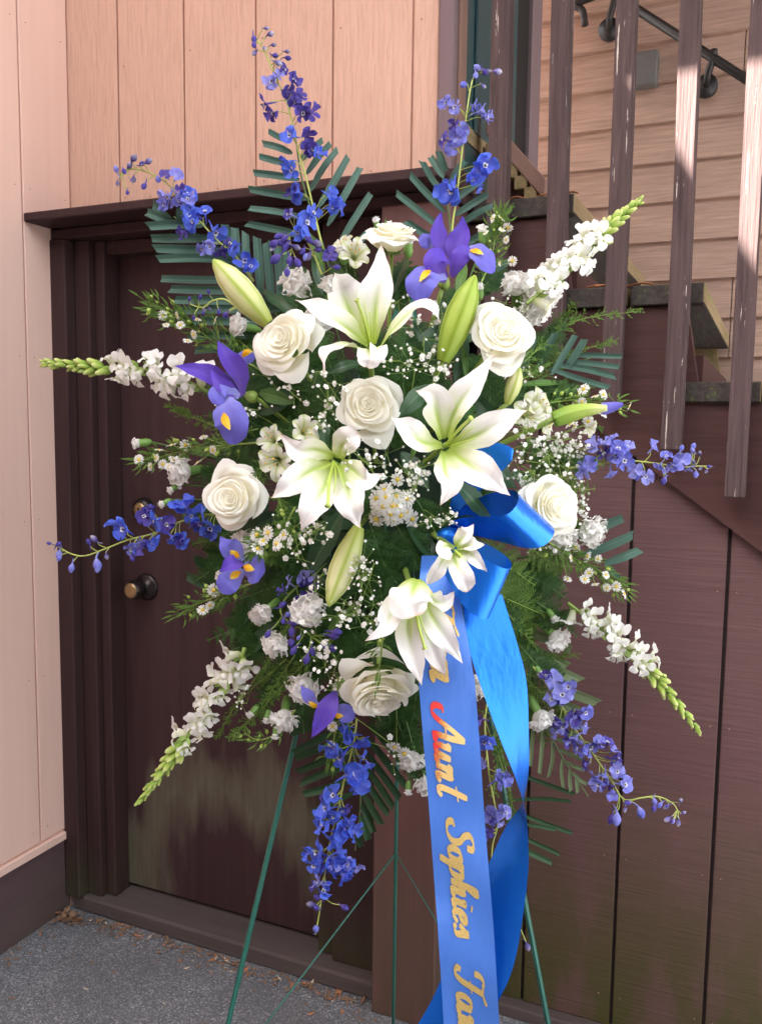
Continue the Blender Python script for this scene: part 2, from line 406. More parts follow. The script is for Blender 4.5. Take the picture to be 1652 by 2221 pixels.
# dark teal door in the return of the wall
td = thing('teal_door', 'dark teal painted door in shade behind the stair pickets', 'door', (XC, 2.0, 1.9))
mb = MB(); mb.box(XC-0.012, XC-0.002, YU+0.061, 2.275, 1.9, 4.2); part(td, 'door_leaf', mb, M_teal, False)
for (a, c_) in ((1.93, 1.97), (2.17, 2.21)):
    mb = MB(); mb.box(XC-0.002, XC+0.005, a, c_, 2.0, 4.1); part(td, 'panel_moulding', mb, M_teal, False, bevel=0.002)
mb = MB(); mb.box(XC-0.013, XC-0.004, 2.277, 2.388, 1.9, 4.2); part(td, 'door_gap', mb, M_black, False)

# brown plank door with frame, ledge, sill
dr = thing('brown_door', 'dark brown plank door with a greenish mildew arch near the bottom', 'door', (-1.27, YD, 0))
mb = MB(); mb.box(-1.585, -0.955, YD, YD+0.04, 0.055, 1.795); leaf = part(dr, 'door_leaf', mb, M_door, False, bevel=0.003)
def revolve(axis0, prof, k=20):
    """prof: (distance out of the door, radius)"""
    b_ = MB(); rows = []; uv = []
    for d, r in prof:
        rows.append([Vector((axis0[0]+r*math.cos(q*math.tau/k), axis0[1]-d, axis0[2]+r*math.sin(q*math.tau/k))) for q in range(k+1)]); uv.append([(0, 0)]*(k+1))
    b_.grid(rows, uv); return b_
kx, kz = -1.500, 0.905
kn = part(dr, 'door_knob', revolve((kx+0.005, YD, kz), [(0, 0.037), (0.006, 0.036), (0.010, 0.030), (0.014, 0.016), (0.028, 0.013), (0.034, 0.020), (0.044, 0.026), (0.056, 0.026), (0.064, 0.022), (0.066, 0.020)]), M_knob)
part(kn, 'knob_face', revolve((kx+0.005, YD, kz), [(0.0655, 0.0205), (0.068, 0.019), (0.069, 0.012), (0.0695, 0.0)]), M_brass)
dx, dz = -1.498, 1.112
db = part(dr, 'deadbolt', revolve((dx, YD, dz), [(0, 0.033), (0.012, 0.031), (0.020, 0.026), (0.022, 0.020)]), M_knob)
part(db, 'lock_face', revolve((dx, YD, dz), [(0.0215, 0.0205), (0.025, 0.019), (0.026, 0.010), (0.026, 0.0)]), M_brass)
mb = MB(); mb.box(dx-0.002, dx+0.002, YD-0.0275, YD-0.0262, dz-0.007, dz+0.006); part(db, 'key_slot', mb, M_knob, False)
fr = thing('door_frame', 'brown door frame with projecting ledge on top and grey sill below', 'door frame', (-1.27, 1.75, 0))
for (a, c_, y0, y1) in ((-1.700, -1.650, 1.720, 1.86), (-1.649, -1.602, 1.752, 1.86), (-1.601, -1.570, 1.772, 1.829), (-0.953, -0.905, 1.790, 1.86), (-0.904, -0.768, 1.772, 1.86)):
    mb = MB(); mb.box(a, c_, y0, y1, 0.045, 1.80); part(fr, 'jamb', mb, M_brown, False, bevel=0.003)
mb = MB(); mb.box(-1.570, -0.955, 1.782, 1.829, 1.765, 1.80); part(fr, 'head_stop', mb, M_brown, False, bevel=0.003)
mb = MB(); mb.box(XL+0.002, -0.60, 1.722, 1.86, 1.80, 1.826); part(fr, 'header', mb, M_brown, False, bevel=0.003)
mb = MB(); mb.box(XL+0.001, -0.60, 1.635, 1.81, 1.827, 1.848); part(fr, 'ledge', mb, M_brown, False, bevel=0.003)
mb = MB(); mb.box(XL+0.001, -0.60, 1.722, 1.798, 1.849, 1.866); part(fr, 'ledge_cap', mb, M_brown, False, bevel=0.003)
mb = MB(); mb.box(XL+0.006, -0.768, 1.735, 1.87, 0.0, 0.044); part(fr, 'sill', mb, M_sill, False, bevel=0.006)
mb = MB(); mb.box(-1.70, -0.6, 1.871, 1.90, 0.0, 1.85); part(fr, 'backing', mb, M_black, False)

# square post at the corner of the stair
po = MB(); po.box(-0.766, -0.612, 1.700, 1.838, 0.0, 1.799)
single('corner_post', po, mat_wood('post_paint', (0.15, 0.078, 0.073), (50, 50, 2), 0.85, 1.15, 0.45, 0.0005, moss=((0.06, 0.06, 0.025), 0.6, 0.5)), 'square brown wooden post between the door and the stair wall', 'post', smooth=False, loc=(-0.69, 1.77, 0), bevel=0.004)

# stair wall of grooved boards under a sloping stringer
SLO = 0.728
def diag(x): return 1.342 - SLO*(x+0.324)             # lower edge of the stringer
YS = 1.845
sw = thing('stair_wall', 'dark brown grooved panel wall under the stairs with green mildew low down', 'wall', (-0.1, YS, 0))
gxs = [-0.60, -0.452, -0.252, -0.062, 0.128, 0.320, 0.512, 0.704, 0.9]
for a, c_ in zip(gxs, gxs[1:]):
    a2, c2 = a+0.0035, c_-0.0035
    if diag(c2)+0.04 < 0.08: break
    mb = MB(); mb.prism([(a2, 0.03), (c2, 0.03), (c2, diag(c2)+0.04), (a2, min(1.83, diag(a2)+0.04))], YS, YS+0.016)
    part(sw, 'board', mb, M_stairwall, False, bevel=0.002)
nails(sw, [(g_+dx_, YS, z) for g_ in gxs[1:6] for dx_ in (0.018, 0.172) for z in (0.10, 0.42, 0.74, 1.02) if z < diag(g_+dx_)-.02], (0, -1, 0), M_nail)
mb = MB(); mb.prism([(-0.60, 0.0), (0.88, 0.0), (0.88, diag(0.88)+0.03), (-0.6, 1.55)], YS+0.010, YS+0.04); part(sw, 'backing', mb, M_groove, False)
mb = MB(); mb.box(-0.602, 1.6, YS-0.03, YS+0.05, 0.0, 0.029); part(sw, 'bottom_plate', mb, M_sill, False, bevel=0.004)

st = thing('wooden_stairs', 'weathered open wooden stairs climbing left behind the chipped pickets', 'stairs', (-0.1, 2.3, 0))
noses = [(-0.644+0.257*k, 2.006-0.190*k) for k in range(0, 6)]
TH = 0.039; DEP = 0.285
def saw(y0, y1, mat, nm, x_lo=-0.74, off=0.0):
    poly = []
    for nx, nz in noses:
        poly += [(nx-DEP+0.03, nz-TH-0.002), (nx-0.032, nz-TH-0.002)]
    low = [(x, diag(x)+off) for x in (poly[-1][0], max(x_lo, poly[0][0]))]
    poly2 = []
    for i, p in enumerate(poly):
        if i and p[0] < poly2[-1][0]: p = (poly2[-1][0]+0.0005, p[1])
        poly2.append(p)
    mb = MB(); mb.prism(poly2[::1] + low, y0, y1); part(st, nm, mb, mat, False)
saw(YS-0.022, YS+0.018, M_stringer, 'stringer')
saw(2.84, 2.88, M_tread_face, 'stringer', off=0.03)
for i, (nx, nz) in enumerate(noses):
    for k in range(2):
        x1_ = nx - k*(DEP/2+0.004); x0_ = x1_ - DEP/2 + 0.004
        mb = MB(); mb.box(x0_, x1_, YS-0.034, 2.885, nz-TH, nz)
        mb.mi = [0]*6; mb.mi[5] = 1
        part(st, 'tread', mb, [M_tread, M_tread_face], False, bevel=0.002)
for nx, nz in noses[1:]:                                   # back boards half closing the risers
    mb = MB(); mb.box(nx-DEP+0.012, nx-DEP+0.028, YS+0.02, 2.83, nz+0.001, nz+0.055); part(st, 'riser_board', mb, M_stringer, False)
# inner stringer of the upper flight, with cleats under it
def on_y0(x, y, Y):
    d = F + R*((x-826)/FPX) - U*((y-1110.5)/FPX); return CAM + d*(Y/d.y)
p0, p1_ = on_y0(1056, 292, 1.96), on_y0(1182, 436, 1.96)
mb = MB(); mb.prism([(p0.x, p0.z), (p1_.x, p1_.z), (p1_.x+.002, p1_.z+.045), (p0.x, p0.z+.045)], 1.95, 1.985); part(st, 'inner_stringer', mb, M_tanb, False, bevel=.002)
for k in range(6):
    q = p0.lerp(p1_, (k+.6)/6); mb = MB(); mb.box(q.x-.016, q.x+.014, 1.955, 1.99, q.z-.034, q.z-.004); part(st, 'cleat', mb, M_tread_face, False, bevel=.002)
p0, p1_ = on_y0(1040, 310, 2.0), on_y0(1165, 450, 2.0)
mb = MB(); mb.prism([(p0.x, p0.z-.05), (p1_.x, p1_.z-.05), (p1_.x, p1_.z), (p0.x, p0.z)], 2.0, 2.03); part(st, 'inner_stringer', mb, M_stringer, False, bevel=.002)
# dry needles caught on the treads
for i, (x, y, k, ln, lab) in enumerate([(1120, 431, 1, 40, 'leftmost orange dry needle on the upper weathered tread'), (1180, 426, 1, 50, 'orange dry needle in the middle of the upper weathered tread'), (1330, 617, 2, 90, 'longest orange dry needle, on the middle tread beside a picket'), (1295, 622, 2, 60, 'leftmost orange dry needle on the middle weathered tread'), (1390, 615, 2, 60, 'rightmost orange dry needle on the middle weathered tread'), (1240, 428, 1, 30, 'short orange dry needle at the nose of the upper tread')]):
    nz = noses[k][1]; d = (YS-0.02)/(F + R*((x-826)/FPX) - U*((y-1110.5)/FPX)).y
    p = at(x, y, d); p.z = nz+0.003
    rnd = random.Random(i); a = rnd.uniform(-0.3, 0.3); v = Vector((math.cos(a), math.sin(a), 0))*(ln*0.0004)
    mb = MB(); mb.tube([p-v, p+Vector((0, 0, 0.004)), p+v], 0.0022, 5, n=6)
    single('dry_needle', mb, M_needle, lab, 'debris', 'dry needles on the treads', loc=p)
# railing of chipped pickets
rl = thing('stair_railing', 'railing of chipped brown square pickets fixed along the stairs', 'railing', (-0.2, 1.78, 1.2))
for i, x in enumerate([-0.536, -0.413, -0.292, -0.174, -0.055, 0.065, 0.185, 0.305]):
    rnd = random.Random(i+5); w = 0.0185
    zb = diag(x)+0.070; ln = rnd.uniform(-0.004, 0.004)
    mb = MB(); rows, uv = [], []
    for k in range(15):                                    # a little crooked, worn edges
        z = lerp(zb, 3.3, k/14); cx = x + ln*math.sin(k*0.7+i) ; ww = w*rnd.uniform(0.97, 1.03)
        ring = [(cx-ww, 1.757), (cx+ww, 1.757), (cx+ww, 1.796), (cx-ww, 1.796), (cx-ww, 1.757)]
        rows.append([Vector((a, b_, z)) for a, b_ in ring]); uv.append([(0, 0)]*5)
    mb.grid(rows, uv); mb.f += [(3, 2, 1, 0)]; mb.mi.append(0)
    part(rl, 'picket', mb, M_picket, False, bevel=0.003)
mb = MB(); mb.box(-0.7, 1.4, 1.74, 1.84, 3.26, 3.30); part(rl, 'top_rail', mb, M_picket, False)

# lap siding wall behind the stairs
sd = thing('siding_wall', 'tan horizontal lap siding wall behind the stairs', 'wall', (0, 2.9, 0))
mb = MB(); mb.box(-1.0, 1.9, 2.93, 3.1, 0, 4.4); part(sd, 'wall_core', mb, M_siding, False)
ze = 2.527; ex_ = 0.1205
for k in range(-15, 17):
    z0 = ze + k*ex_
    if z0 < 0.05 or z0 > 4.2: continue
    rnd = random.Random(k+40)
    cuts = [-1.0] + ([rnd.choice((-0.13, 0.35))] if k % 3 else []) + [1.9]
    for a, c_ in zip(cuts, cuts[1:]):
        mb = MB(); mb.add([(a+0.0015, 2.900, z0), (c_-0.0015, 2.900, z0), (c_-0.0015, 2.921, z0+ex_+0.02), (a+0.0015, 2.921, z0+ex_+0.02), (a+0.0015, 2.928, z0), (c_-0.0015, 2.928, z0)],
                          [(0, 1, 2, 3), (0, 4, 5, 1)])
        part(sd, 'siding_board', mb, M_siding, False)
# iron handrail on the siding
hr = thing('iron_handrail', 'dark iron handrail sloping down the siding on round brackets', 'handrail', (-0.2, 2.83, 2.4))
def on_y(x, y, Y):
    d = F + R*((x-826)/FPX) - U*((y-1110.5)/FPX); return CAM + d*(Y/d.y)
a, c_ = on_y(1330, -12, 2.83), on_y(1622, 175, 2.83); dirn = (c_-a).normalized()
mb = MB(); mb.tube([a-dirn*0.12, c_+dirn*0.5], 0.0135, 10); bar = part(hr, 'rail_bar', mb, M_iron)
mb = MB(); mb.tube([on_y(x, y, 2.83) for x, y in ((1300, -12), (1245, 10), (1262, 22), (1268, 55))], 0.011, 8, n=14); part(hr, 'rail_end', mb, M_iron)
for px, py in ((1322, 68), (1531, 190)):
    q = on_y(px, py, 2.885)
    mb = MB(); mb.tube([q, q+Vector((0, -0.022, 0))], 0.033, 18); pl = part(hr, 'bracket', mb, M_iron)
    mb = MB(); mb.tube([q+Vector((0, -0.02, 0)), q+Vector((0.006, -0.05, 0.02)), q+Vector((0.018, -0.055, 0.06)), q+Vector((0.02, -0.055, 0.085))], 0.011, 8, n=10); part(pl, 'bracket_arm', mb, M_iron)
q = on_y(1400, 145, 2.86)
mb = MB(); mb.box(q.x-0.05, q.x+0.033, 2.862, 2.905, q.z-0.052, q.z+0.050); bx_ = single('wall_box', mb, M_boxgrey, 'small grey electrical box on the tan siding behind a picket', 'box', smooth=False, loc=q, bevel=0.004)

# unseen block added behind the viewer to keep low light off the door
ob = thing('low_light_blocker', 'added unseen block behind the viewer, keeping low light off the door', 'building', (1.0, -3.6, 0))
mb = MB(); mb.box(-7, 9, -6.6, -3.6, 0, 4.0); part(ob, 'wall', mb, M_stairwall, False)
mb = MB(); mb.prism([(-7.3, 4.0), (9.3, 4.0), (9.3, 4.12), (-7.3, 4.12)], -6.9, -3.3); part(ob, 'roof', mb, M_tanb, False)

# leaf litter and chips along the foot of the walls
rnd = random.Random(11)
lit = MB()
for i in range(420):
    if i < 300:
        x = rnd.uniform(-1.68, -0.78); y = 1.728 - abs(rnd.gauss(0, 0.032))
    elif i < 380:
        x = -1.69 + abs(rnd.gauss(0, 0.03)); y = rnd.uniform(1.25, 1.72)
    else:
        x = rnd.uniform(-1.6, -0.4); y = rnd.uniform(1.2, 1.7)
    s = rnd.uniform(0.002, 0.007); a = rnd.uniform(0, 6.3); p = Vector((x, y, rnd.uniform(0.002, 0.009)))
    e1 = Vector((math.cos(a), math.sin(a), rnd.uniform(-0.3, 0.3)))*s*rnd.uniform(1, 2.2); e2 = Vector((-math.sin(a), math.cos(a), rnd.uniform(-0.4, 0.4)))*s*0.6
    k = rnd.random(); mi = 0 if k < 0.72 else (1 if k < 0.92 else 2)
    lit.add([p-e1, p+e2, p+e1+Vector((0, 0, s*0.5)), p-e2], [(0, 1, 2, 3)], None, mi)
for i in range(60):                                        # heap in the corner
    p = Vector((-1.655+rnd.gauss(0, 0.022), 1.695-abs(rnd.gauss(0, 0.012)), 0.004+abs(rnd.gauss(0, 0.009)))); s = rnd.uniform(0.006, 0.012); a = rnd.uniform(0, 6.3)
    e1 = Vector((math.cos(a), math.sin(a), rnd.uniform(-0.6, 0.6)))*s; e2 = Vector((-math.sin(a), math.cos(a), rnd.uniform(-0.6, 0.6)))*s*0.7
    lit.add([p-e1, p+e2, p+e1, p-e2], [(0, 1, 2, 3)], None, 0)
single('leaf_litter', lit, [M_litter, M_needle, M_chiplight], 'dry leaf crumbs and wood chips along the door sill', 'leaf litter', kind='stuff', smooth=False)
# ---------------------------------------------------------------- flower and leaf materials
W = (0.80, 0.79, 0.74)
M_lily = mat_petal('lily_petal', [(0, (0.30, 0.42, 0.05)), (0.10, (0.46, 0.56, 0.14)), (0.32, (0.74, 0.76, 0.56)), (0.52, (0.82, 0.80, 0.76)), (0.93, (0.80, 0.76, 0.74)), (1, (0.70, 0.55, 0.44))],
                   mid=((0.42, 0.57, 0.10), 0.36, 0.66), rough=0.45, trans=0.20, vein=0.06)
M_lilyback = M_lily
M_pistil = mat_petal('lily_pistil', [(0, (0.45, 0.58, 0.08)), (1, (0.50, 0.62, 0.16))], rough=0.4, trans=0.15)
M_bud = mat_petal('lily_bud', [(0, (0.42, 0.50, 0.10)), (0.3, (0.62, 0.66, 0.28)), (0.75, (0.72, 0.71, 0.40)), (1, (0.40, 0.52, 0.10))], mid=((0.34, 0.44, 0.05), 0.30, 2.0), edge=((0.45, 0.55, 0.12), 0.75), rough=0.45, trans=0.12, vein=0.08)
M_budg = mat_petal('green_lily_bud', [(0, (0.24, 0.36, 0.04)), (0.5, (0.40, 0.50, 0.09)), (1, (0.30, 0.42, 0.05))], mid=((0.22, 0.32, 0.02), 0.30, 2.0), edge=((0.20, 0.31, 0.03), 0.7), rough=0.45, trans=0.1, vein=0.08)
M_rose = mat_petal('ivory_rose_petal', [(0, (0.90, 0.85, 0.58)), (0.4, (0.96, 0.93, 0.76)), (0.85, (0.97, 0.955, 0.86)), (1, (0.97, 0.965, 0.90))], rough=0.5, trans=0.36, vein=0.02)
M_carn = mat_petal('white_carnation', [(0, (0.86, 0.86, 0.72)), (0.5, (0.93, 0.92, 0.88)), (1, (0.94, 0.93, 0.91))], rough=0.6, trans=0.5, vein=0.02)
M_snap = mat_petal('white_snapdragon', [(0, (0.55, 0.62, 0.24)), (0.25, (0.84, 0.85, 0.66)), (0.6, (0.91, 0.91, 0.87)), (1, (0.92, 0.91, 0.90))], rough=0.55, trans=0.42, vein=0.03)
M_snapbud = mat_petal('green_snapdragon_bud', [(0, (0.20, 0.36, 0.04)), (0.6, (0.40, 0.52, 0.10)), (1, (0.66, 0.70, 0.30))], rough=0.5, trans=0.2, vein=0.05)
M_sepal = mat_plain('snapdragon_sepal', (0.24, 0.38, 0.06), 0.5, var=0.2)
M_alst = mat_petal('white_alstroemeria', [(0, (0.42, 0.50, 0.12)), (0.35, (0.74, 0.75, 0.52)), (0.8, (0.82, 0.81, 0.74)), (1, (0.55, 0.62, 0.24))], mid=((0.50, 0.58, 0.16), 0.4, 1.3), rough=0.5, trans=0.28)
M_gyp = mat_plain('babys_breath_floret', (0.82, 0.81, 0.76), 0.6, var=0.05)
M_stamen = mat_plain('yellow_stamen', (0.70, 0.42, 0.06), 0.7, var=0.25, vs=200)
M_disc = mat_plain('yellow_daisy_disc', (0.72, 0.52, 0.05), 0.75, var=0.25, vs=300, bd=0.0004)
M_ray = mat_petal('white_daisy_ray', [(0, (0.80, 0.80, 0.70)), (1, (0.83, 0.82, 0.80))], rough=0.6, trans=0.3)
M_irisf = mat_petal('iris_fall', [(0, (0.32, 0.33, 0.70)), (0.35, (0.21, 0.20, 0.66)), (0.7, (0.17, 0.16, 0.64)), (1, (0.15, 0.13, 0.60))], rough=0.5, trans=0.3, vein=0.12)
M_iriss = mat_petal('iris_standard', [(0, (0.15, 0.085, 0.42)), (0.5, (0.13, 0.065, 0.48)), (1, (0.11, 0.06, 0.52))], rough=0.5, trans=0.3, vein=0.14)
M_irisy = mat_petal('iris_yellow_signal', [(0, (0.75, 0.30, 0.0)), (0.5, (0.85, 0.46, 0.01)), (1, (0.80, 0.60, 0.10))], rough=0.5, trans=0.2)
M_dblue = mat_petal('delphinium_blue', [(0, (0.36, 0.36, 0.74)), (0.22, (0.13, 0.16, 0.66)), (0.7, (0.045, 0.085, 0.62)), (1, (0.08, 0.18, 0.74))], rough=0.5, trans=0.3, vein=0.12, rnd=((0.13, 0.22, 0.80), 0.7))
M_dlav = mat_petal('delphinium_lavender', [(0, (0.40, 0.40, 0.74)), (0.3, (0.19, 0.20, 0.64)), (0.7, (0.15, 0.16, 0.62)), (1, (0.22, 0.27, 0.74))], rough=0.5, trans=0.3, vein=0.12, rnd=((0.40, 0.40, 0.80), 0.6))
M_dviol = mat_petal('delphinium_violet', [(0, (0.20, 0.14, 0.42)), (0.5, (0.09, 0.06, 0.36)), (1, (0.11, 0.10, 0.46))], rough=0.5, trans=0.25, vein=0.12, rnd=((0.05, 0.03, 0.20), 0.6))
M_dpale = mat_petal('delphinium_pale_bud', [(0, (0.10, 0.08, 0.30)), (0.5, (0.22, 0.19, 0.48)), (1, (0.62, 0.60, 0.66))], rough=0.5, trans=0.2, rnd=((0.05, 0.035, 0.12), 0.7))
M_eye = mat_petal('delphinium_eye', [(0, (0.05, 0.04, 0.06)), (0.45, (0.16, 0.15, 0.12)), (0.6, (0.78, 0.77, 0.80)), (1, (0.72, 0.72, 0.80))], rough=0.6, trans=0.2)
M_stem = mat_plain('flower_stem', (0.22, 0.33, 0.06), 0.45, var=0.2)
M_stemd = mat_plain('dark_stem', (0.08, 0.16, 0.04), 0.5, var=0.2)
M_stemy = mat_plain('pale_stem', (0.38, 0.44, 0.10), 0.45, var=0.2)
M_calyx = mat_plain('green_calyx', (0.15, 0.30, 0.06), 0.45, var=0.25)
M_leafd = mat_leaf('salal_leaf', (0.018, 0.052, 0.022), (0.045, 0.105, 0.045), 0.34, 0.12, spec=.35)
M_leafl = mat_leaf('lily_leaf', (0.05, 0.12, 0.03), (0.11, 0.21, 0.05), 0.38, 0.2)
M_fern = mat_leaf('leatherleaf_fern', (0.014, 0.054, 0.010), (0.046, 0.120, 0.022), 0.42, 0.2, rib=False)
M_fernl = mat_leaf('light_fern', (0.038, 0.092, 0.012), (0.10, 0.175, 0.026), 0.45, 0.22, rib=False)
M_palm = mat_leaf('palm_leaflet', (0.034, 0.086, 0.062), (0.070, 0.142, 0.108), 0.5, 0.12, spec=0.3)
M_palmd = mat_leaf('dark_palm_leaflet', (0.014, 0.042, 0.016), (0.034, 0.080, 0.032), 0.42, 0.1, spec=0.2)
M_palmo = mat_leaf('olive_palm_leaflet', (0.10, 0.16, 0.06), (0.20, 0.27, 0.14), 0.5, 0.25, spec=0.3)
M_wisp = mat_leaf('wispy_green', (0.05, 0.12, 0.02), (0.15, 0.26, 0.05), 0.5, 0.25, rib=False)
M_easel = mat_plain('green_wire', (0.015, 0.115, 0.085), 0.4, 0.0, var=0.2, bd=0.0004)
M_foam = mat_plain('wet_floral_foam', (0.012, 0.035, 0.014), 0.85, var=0.4, vs=40, bd=0.003)

LILY = [(0, .22), (.12, .38), (.3, .80), (.42, 1), (.56, .95), (.73, .66), (.88, .29), (1, .01)]
STRAP = [(0, .30), (.10, .75), (.35, 1), (.7, 1), (.95, .92), (1, .88)]
LEAF = [(0, .10), (.12, .5), (.35, .95), (.5, 1), (.75, .72), (.92, .28), (1, .02)]
OVAL = [(0, .35), (.2, .62), (.45, .92), (.65, 1), (.85, .82), (.95, .5), (1, .2)]
OBOV = [(0, .22), (.3, .55), (.6, .95), (.78, 1), (.92, .7), (1, .25)]
BLADE = [(0, .5), (.2, .9), (.5, 1), (.8, .6), (1, .03)]

# ---------------------------------------------------------------- label helper for greenery and small flowers
MARKS = [((740, 720), 'the upper lily'), ((980, 960), 'the large central-right lily'), ((715, 1010), 'the left lily'), ((985, 1205), 'the small opening lily'), ((900, 1340), 'the lowest lily'),
         ((615, 742), 'the upper left rose'), ((1090, 720), 'the upper right rose'), ((797, 880), 'the central rose'), ((503, 1078), 'the leftmost rose'), ((852, 505), 'the topmost rose'), ((1200, 1105), 'the rightmost rose'), ((820, 1520), 'the lowest rose'),
         ((965, 560), 'the topmost iris'), ((480, 830), 'the left purple iris'), ((520, 1225), 'the lower left iris'), ((705, 1540), 'the lowest iris'), ((530, 635), 'the upper left lily bud'), ((990, 690), 'the upright green lily bud'), ((745, 1230), 'the hanging lily bud'),
         ((1000, 1650), 'the lettered ribbon'), ((1130, 1150), 'the bow'), ((740, 1800), 'the hanging blue delphinium'), ((1260, 580), 'the upper right snapdragon'), ((250, 790), 'the left snapdragon'), ((430, 1560), 'the lower left snapdragon'), ((1400, 1430), 'the right snapdragon'),
         ((640, 280), 'the tallest delphinium'), ((1000, 320), 'the upper right delphinium'), ((430, 480), 'the upper left delphinium'), ((300, 1140), 'the left blue delphinium'), ((1400, 1010), 'the right delphinium'), ((1280, 1620), 'the lower right delphinium')]
USED = {}
def near_label(desc, x, y, skip=None):
    ms = sorted(MARKS, key=lambda q: (q[0][0]-x)**2 + (q[0][1]-y)**2)
    def rel(k):
        (mx, my), nm = ms[k]; dx, dy = x-mx, y-my; far = math.hypot(dx, dy) > 150
        w = ('right of' if dx > 0 else 'left of') if abs(dx) > abs(dy) else ('below' if dy > 0 else 'above')
        return f'{desc} {"" if far else "just "}{w} {nm}'
    def diag_(k):
        (mx, my), nm = ms[k]; return f'{desc} {"below" if y > my else "above"} and {"right" if x > mx else "left"} of {nm}'
    def btw(a, b_): return f'{desc} between {ms[a][1]} and {ms[b_][1]}'
    for lab in (rel(0), btw(0, 1), diag_(0), rel(1), f'{desc} tucked behind {ms[0][1]}', btw(0, 2), btw(1, 2), diag_(1), f'{desc} tucked behind {ms[1][1]}', rel(2), diag_(2), btw(0, 3), btw(1, 3), btw(2, 3), f'{desc} tucked behind {ms[2][1]}', rel(3), diag_(3), btw(0, 4), btw(1, 4), rel(4)):
        if lab not in USED and len(lab.split()) <= 16:
            USED[lab] = 1; return lab
    return desc

# ---------------------------------------------------------------- builders
def stem_part(root, pts, r0, r1, mat, n=12, k=6, name='stem'):
    mb = MB(); mb.tube(pts, lambda t: lerp(r0, r1, t), k, n=n); return part(root, name, mb, mat)
CORE = at(830, 1080, 1.44)                 # where all stems meet in the foam
def to_core(p, bend=0.25, d=0.0, f=0.55):
    """a stem from the foam out to p"""
    q = p.lerp(CORE, f); q = q + F*(0.06*bend) 
    return [q, p.lerp(q, 0.5) + F*0.02*bend, p]

def px(pts, d):
    """picture points, each (x, y) or (x, y, nearer), to world points at depth d"""
    return [at(p[0], p[1], d - (p[2] if len(p) > 2 else 0)) for p in pts]

def lily(label, centre, d, petals, pistil, filaments=(), zf=None, name='lily'):
    zf = zf or (lambda a, b: (a, b))
    Z = lambda p: (*zf(p[0], p[1]), *(p[2:] if len(p) > 2 else ()))
    c = Z(centre); root = thing(name, label, 'lily', at(c[0], c[1], d+0.03), 'lilies')
    for i, (pts, wd, opt) in enumerate(petals):
        mb = MB(); P = px([Z(p) for p in pts], d)
        nr = opt.get('n', B); nr = cv(*nr) if isinstance(nr, tuple) else nr
        tl = opt.get('n2')
        if tl: n0 = nr; n1 = cv(*tl); nf = (lambda t, a=n0, b_=n1: (a*(1-t)+b_*t).normalized())
        else: nf = nr
        mb.sheet(P, wd*PXM/1.3*d, opt.get('prof', LILY), nf, cup=opt.get('cup', 0.22), n=20, m=10, ruf=opt.get('ruf', 0.16), rf=opt.get('rf', 2.1), ph=i*1.3, rib=opt.get('rib', -0.20))
        o = part(root, 'petal', mb, M_lily)
    for pts in pistil:
        mb = MB(); mb.tube(px([Z(p) for p in pts], d), lambda t: 0.0022 + (0.0022 if t > 0.93 else 0), 7, n=14); part(root, 'pistil', mb, M_pistil)
    for pts in filaments:
        mb = MB(); mb.tube(px([Z(p) for p in pts], d), lambda t: 0.0013*(1-0.4*t), 6, n=10); part(root, 'stamen', mb, M_pistil)
    p = at(c[0], c[1], d+0.035)
    stem_part(root, to_core(p)[::-1], 0.004, 0.005, M_stem)
    return root

def bud(label, tip, base, d, wd, mat, name='lily_bud', dt=0.0, db=0.02):
    a = at(*base, d+db); t_ = at(*tip, d+dt); ax = (t_-a)
    root = thing(name, label, 'lily bud', a, 'lily buds')
    side = ax.cross(B).normalized(); front = side.cross(ax).normalized()
    w = wd*PXM/1.3*d
    for k in range(3):                                     # three closed sepals
        an = math.radians(90 + 120*k); dirn = front*math.sin(an) + side*math.cos(an)
        mb = MB(); rows, uvs = [], []
        for i in range(17):
            t = i/16; r = w*0.5*interp([(0, .42), (.12, .66), (.35, .95), (.55, 1), (.75, .82), (.92, .42), (1, .10)], t)
            row, uu = [], []
            for j in range(9):
                u = -1 + j/4; a2 = an + u*math.radians(61)
                ridge = 1 + 0.07*math.exp(-(u*4)**2) - 0.05*math.exp(-((abs(u)-1)*6)**2)
                dv = front*math.sin(a2) + side*math.cos(a2)
                row.append(a + ax*t + dv*(r*ridge)); uu.append((j/8, t))
            rows.append(row); uvs.append(uu)
        mb.grid(rows, uvs); part(root, 'sepal', mb, mat)
    stem_part(root, to_core(a)[::-1], 0.0032, 0.004, M_stem)
    return root

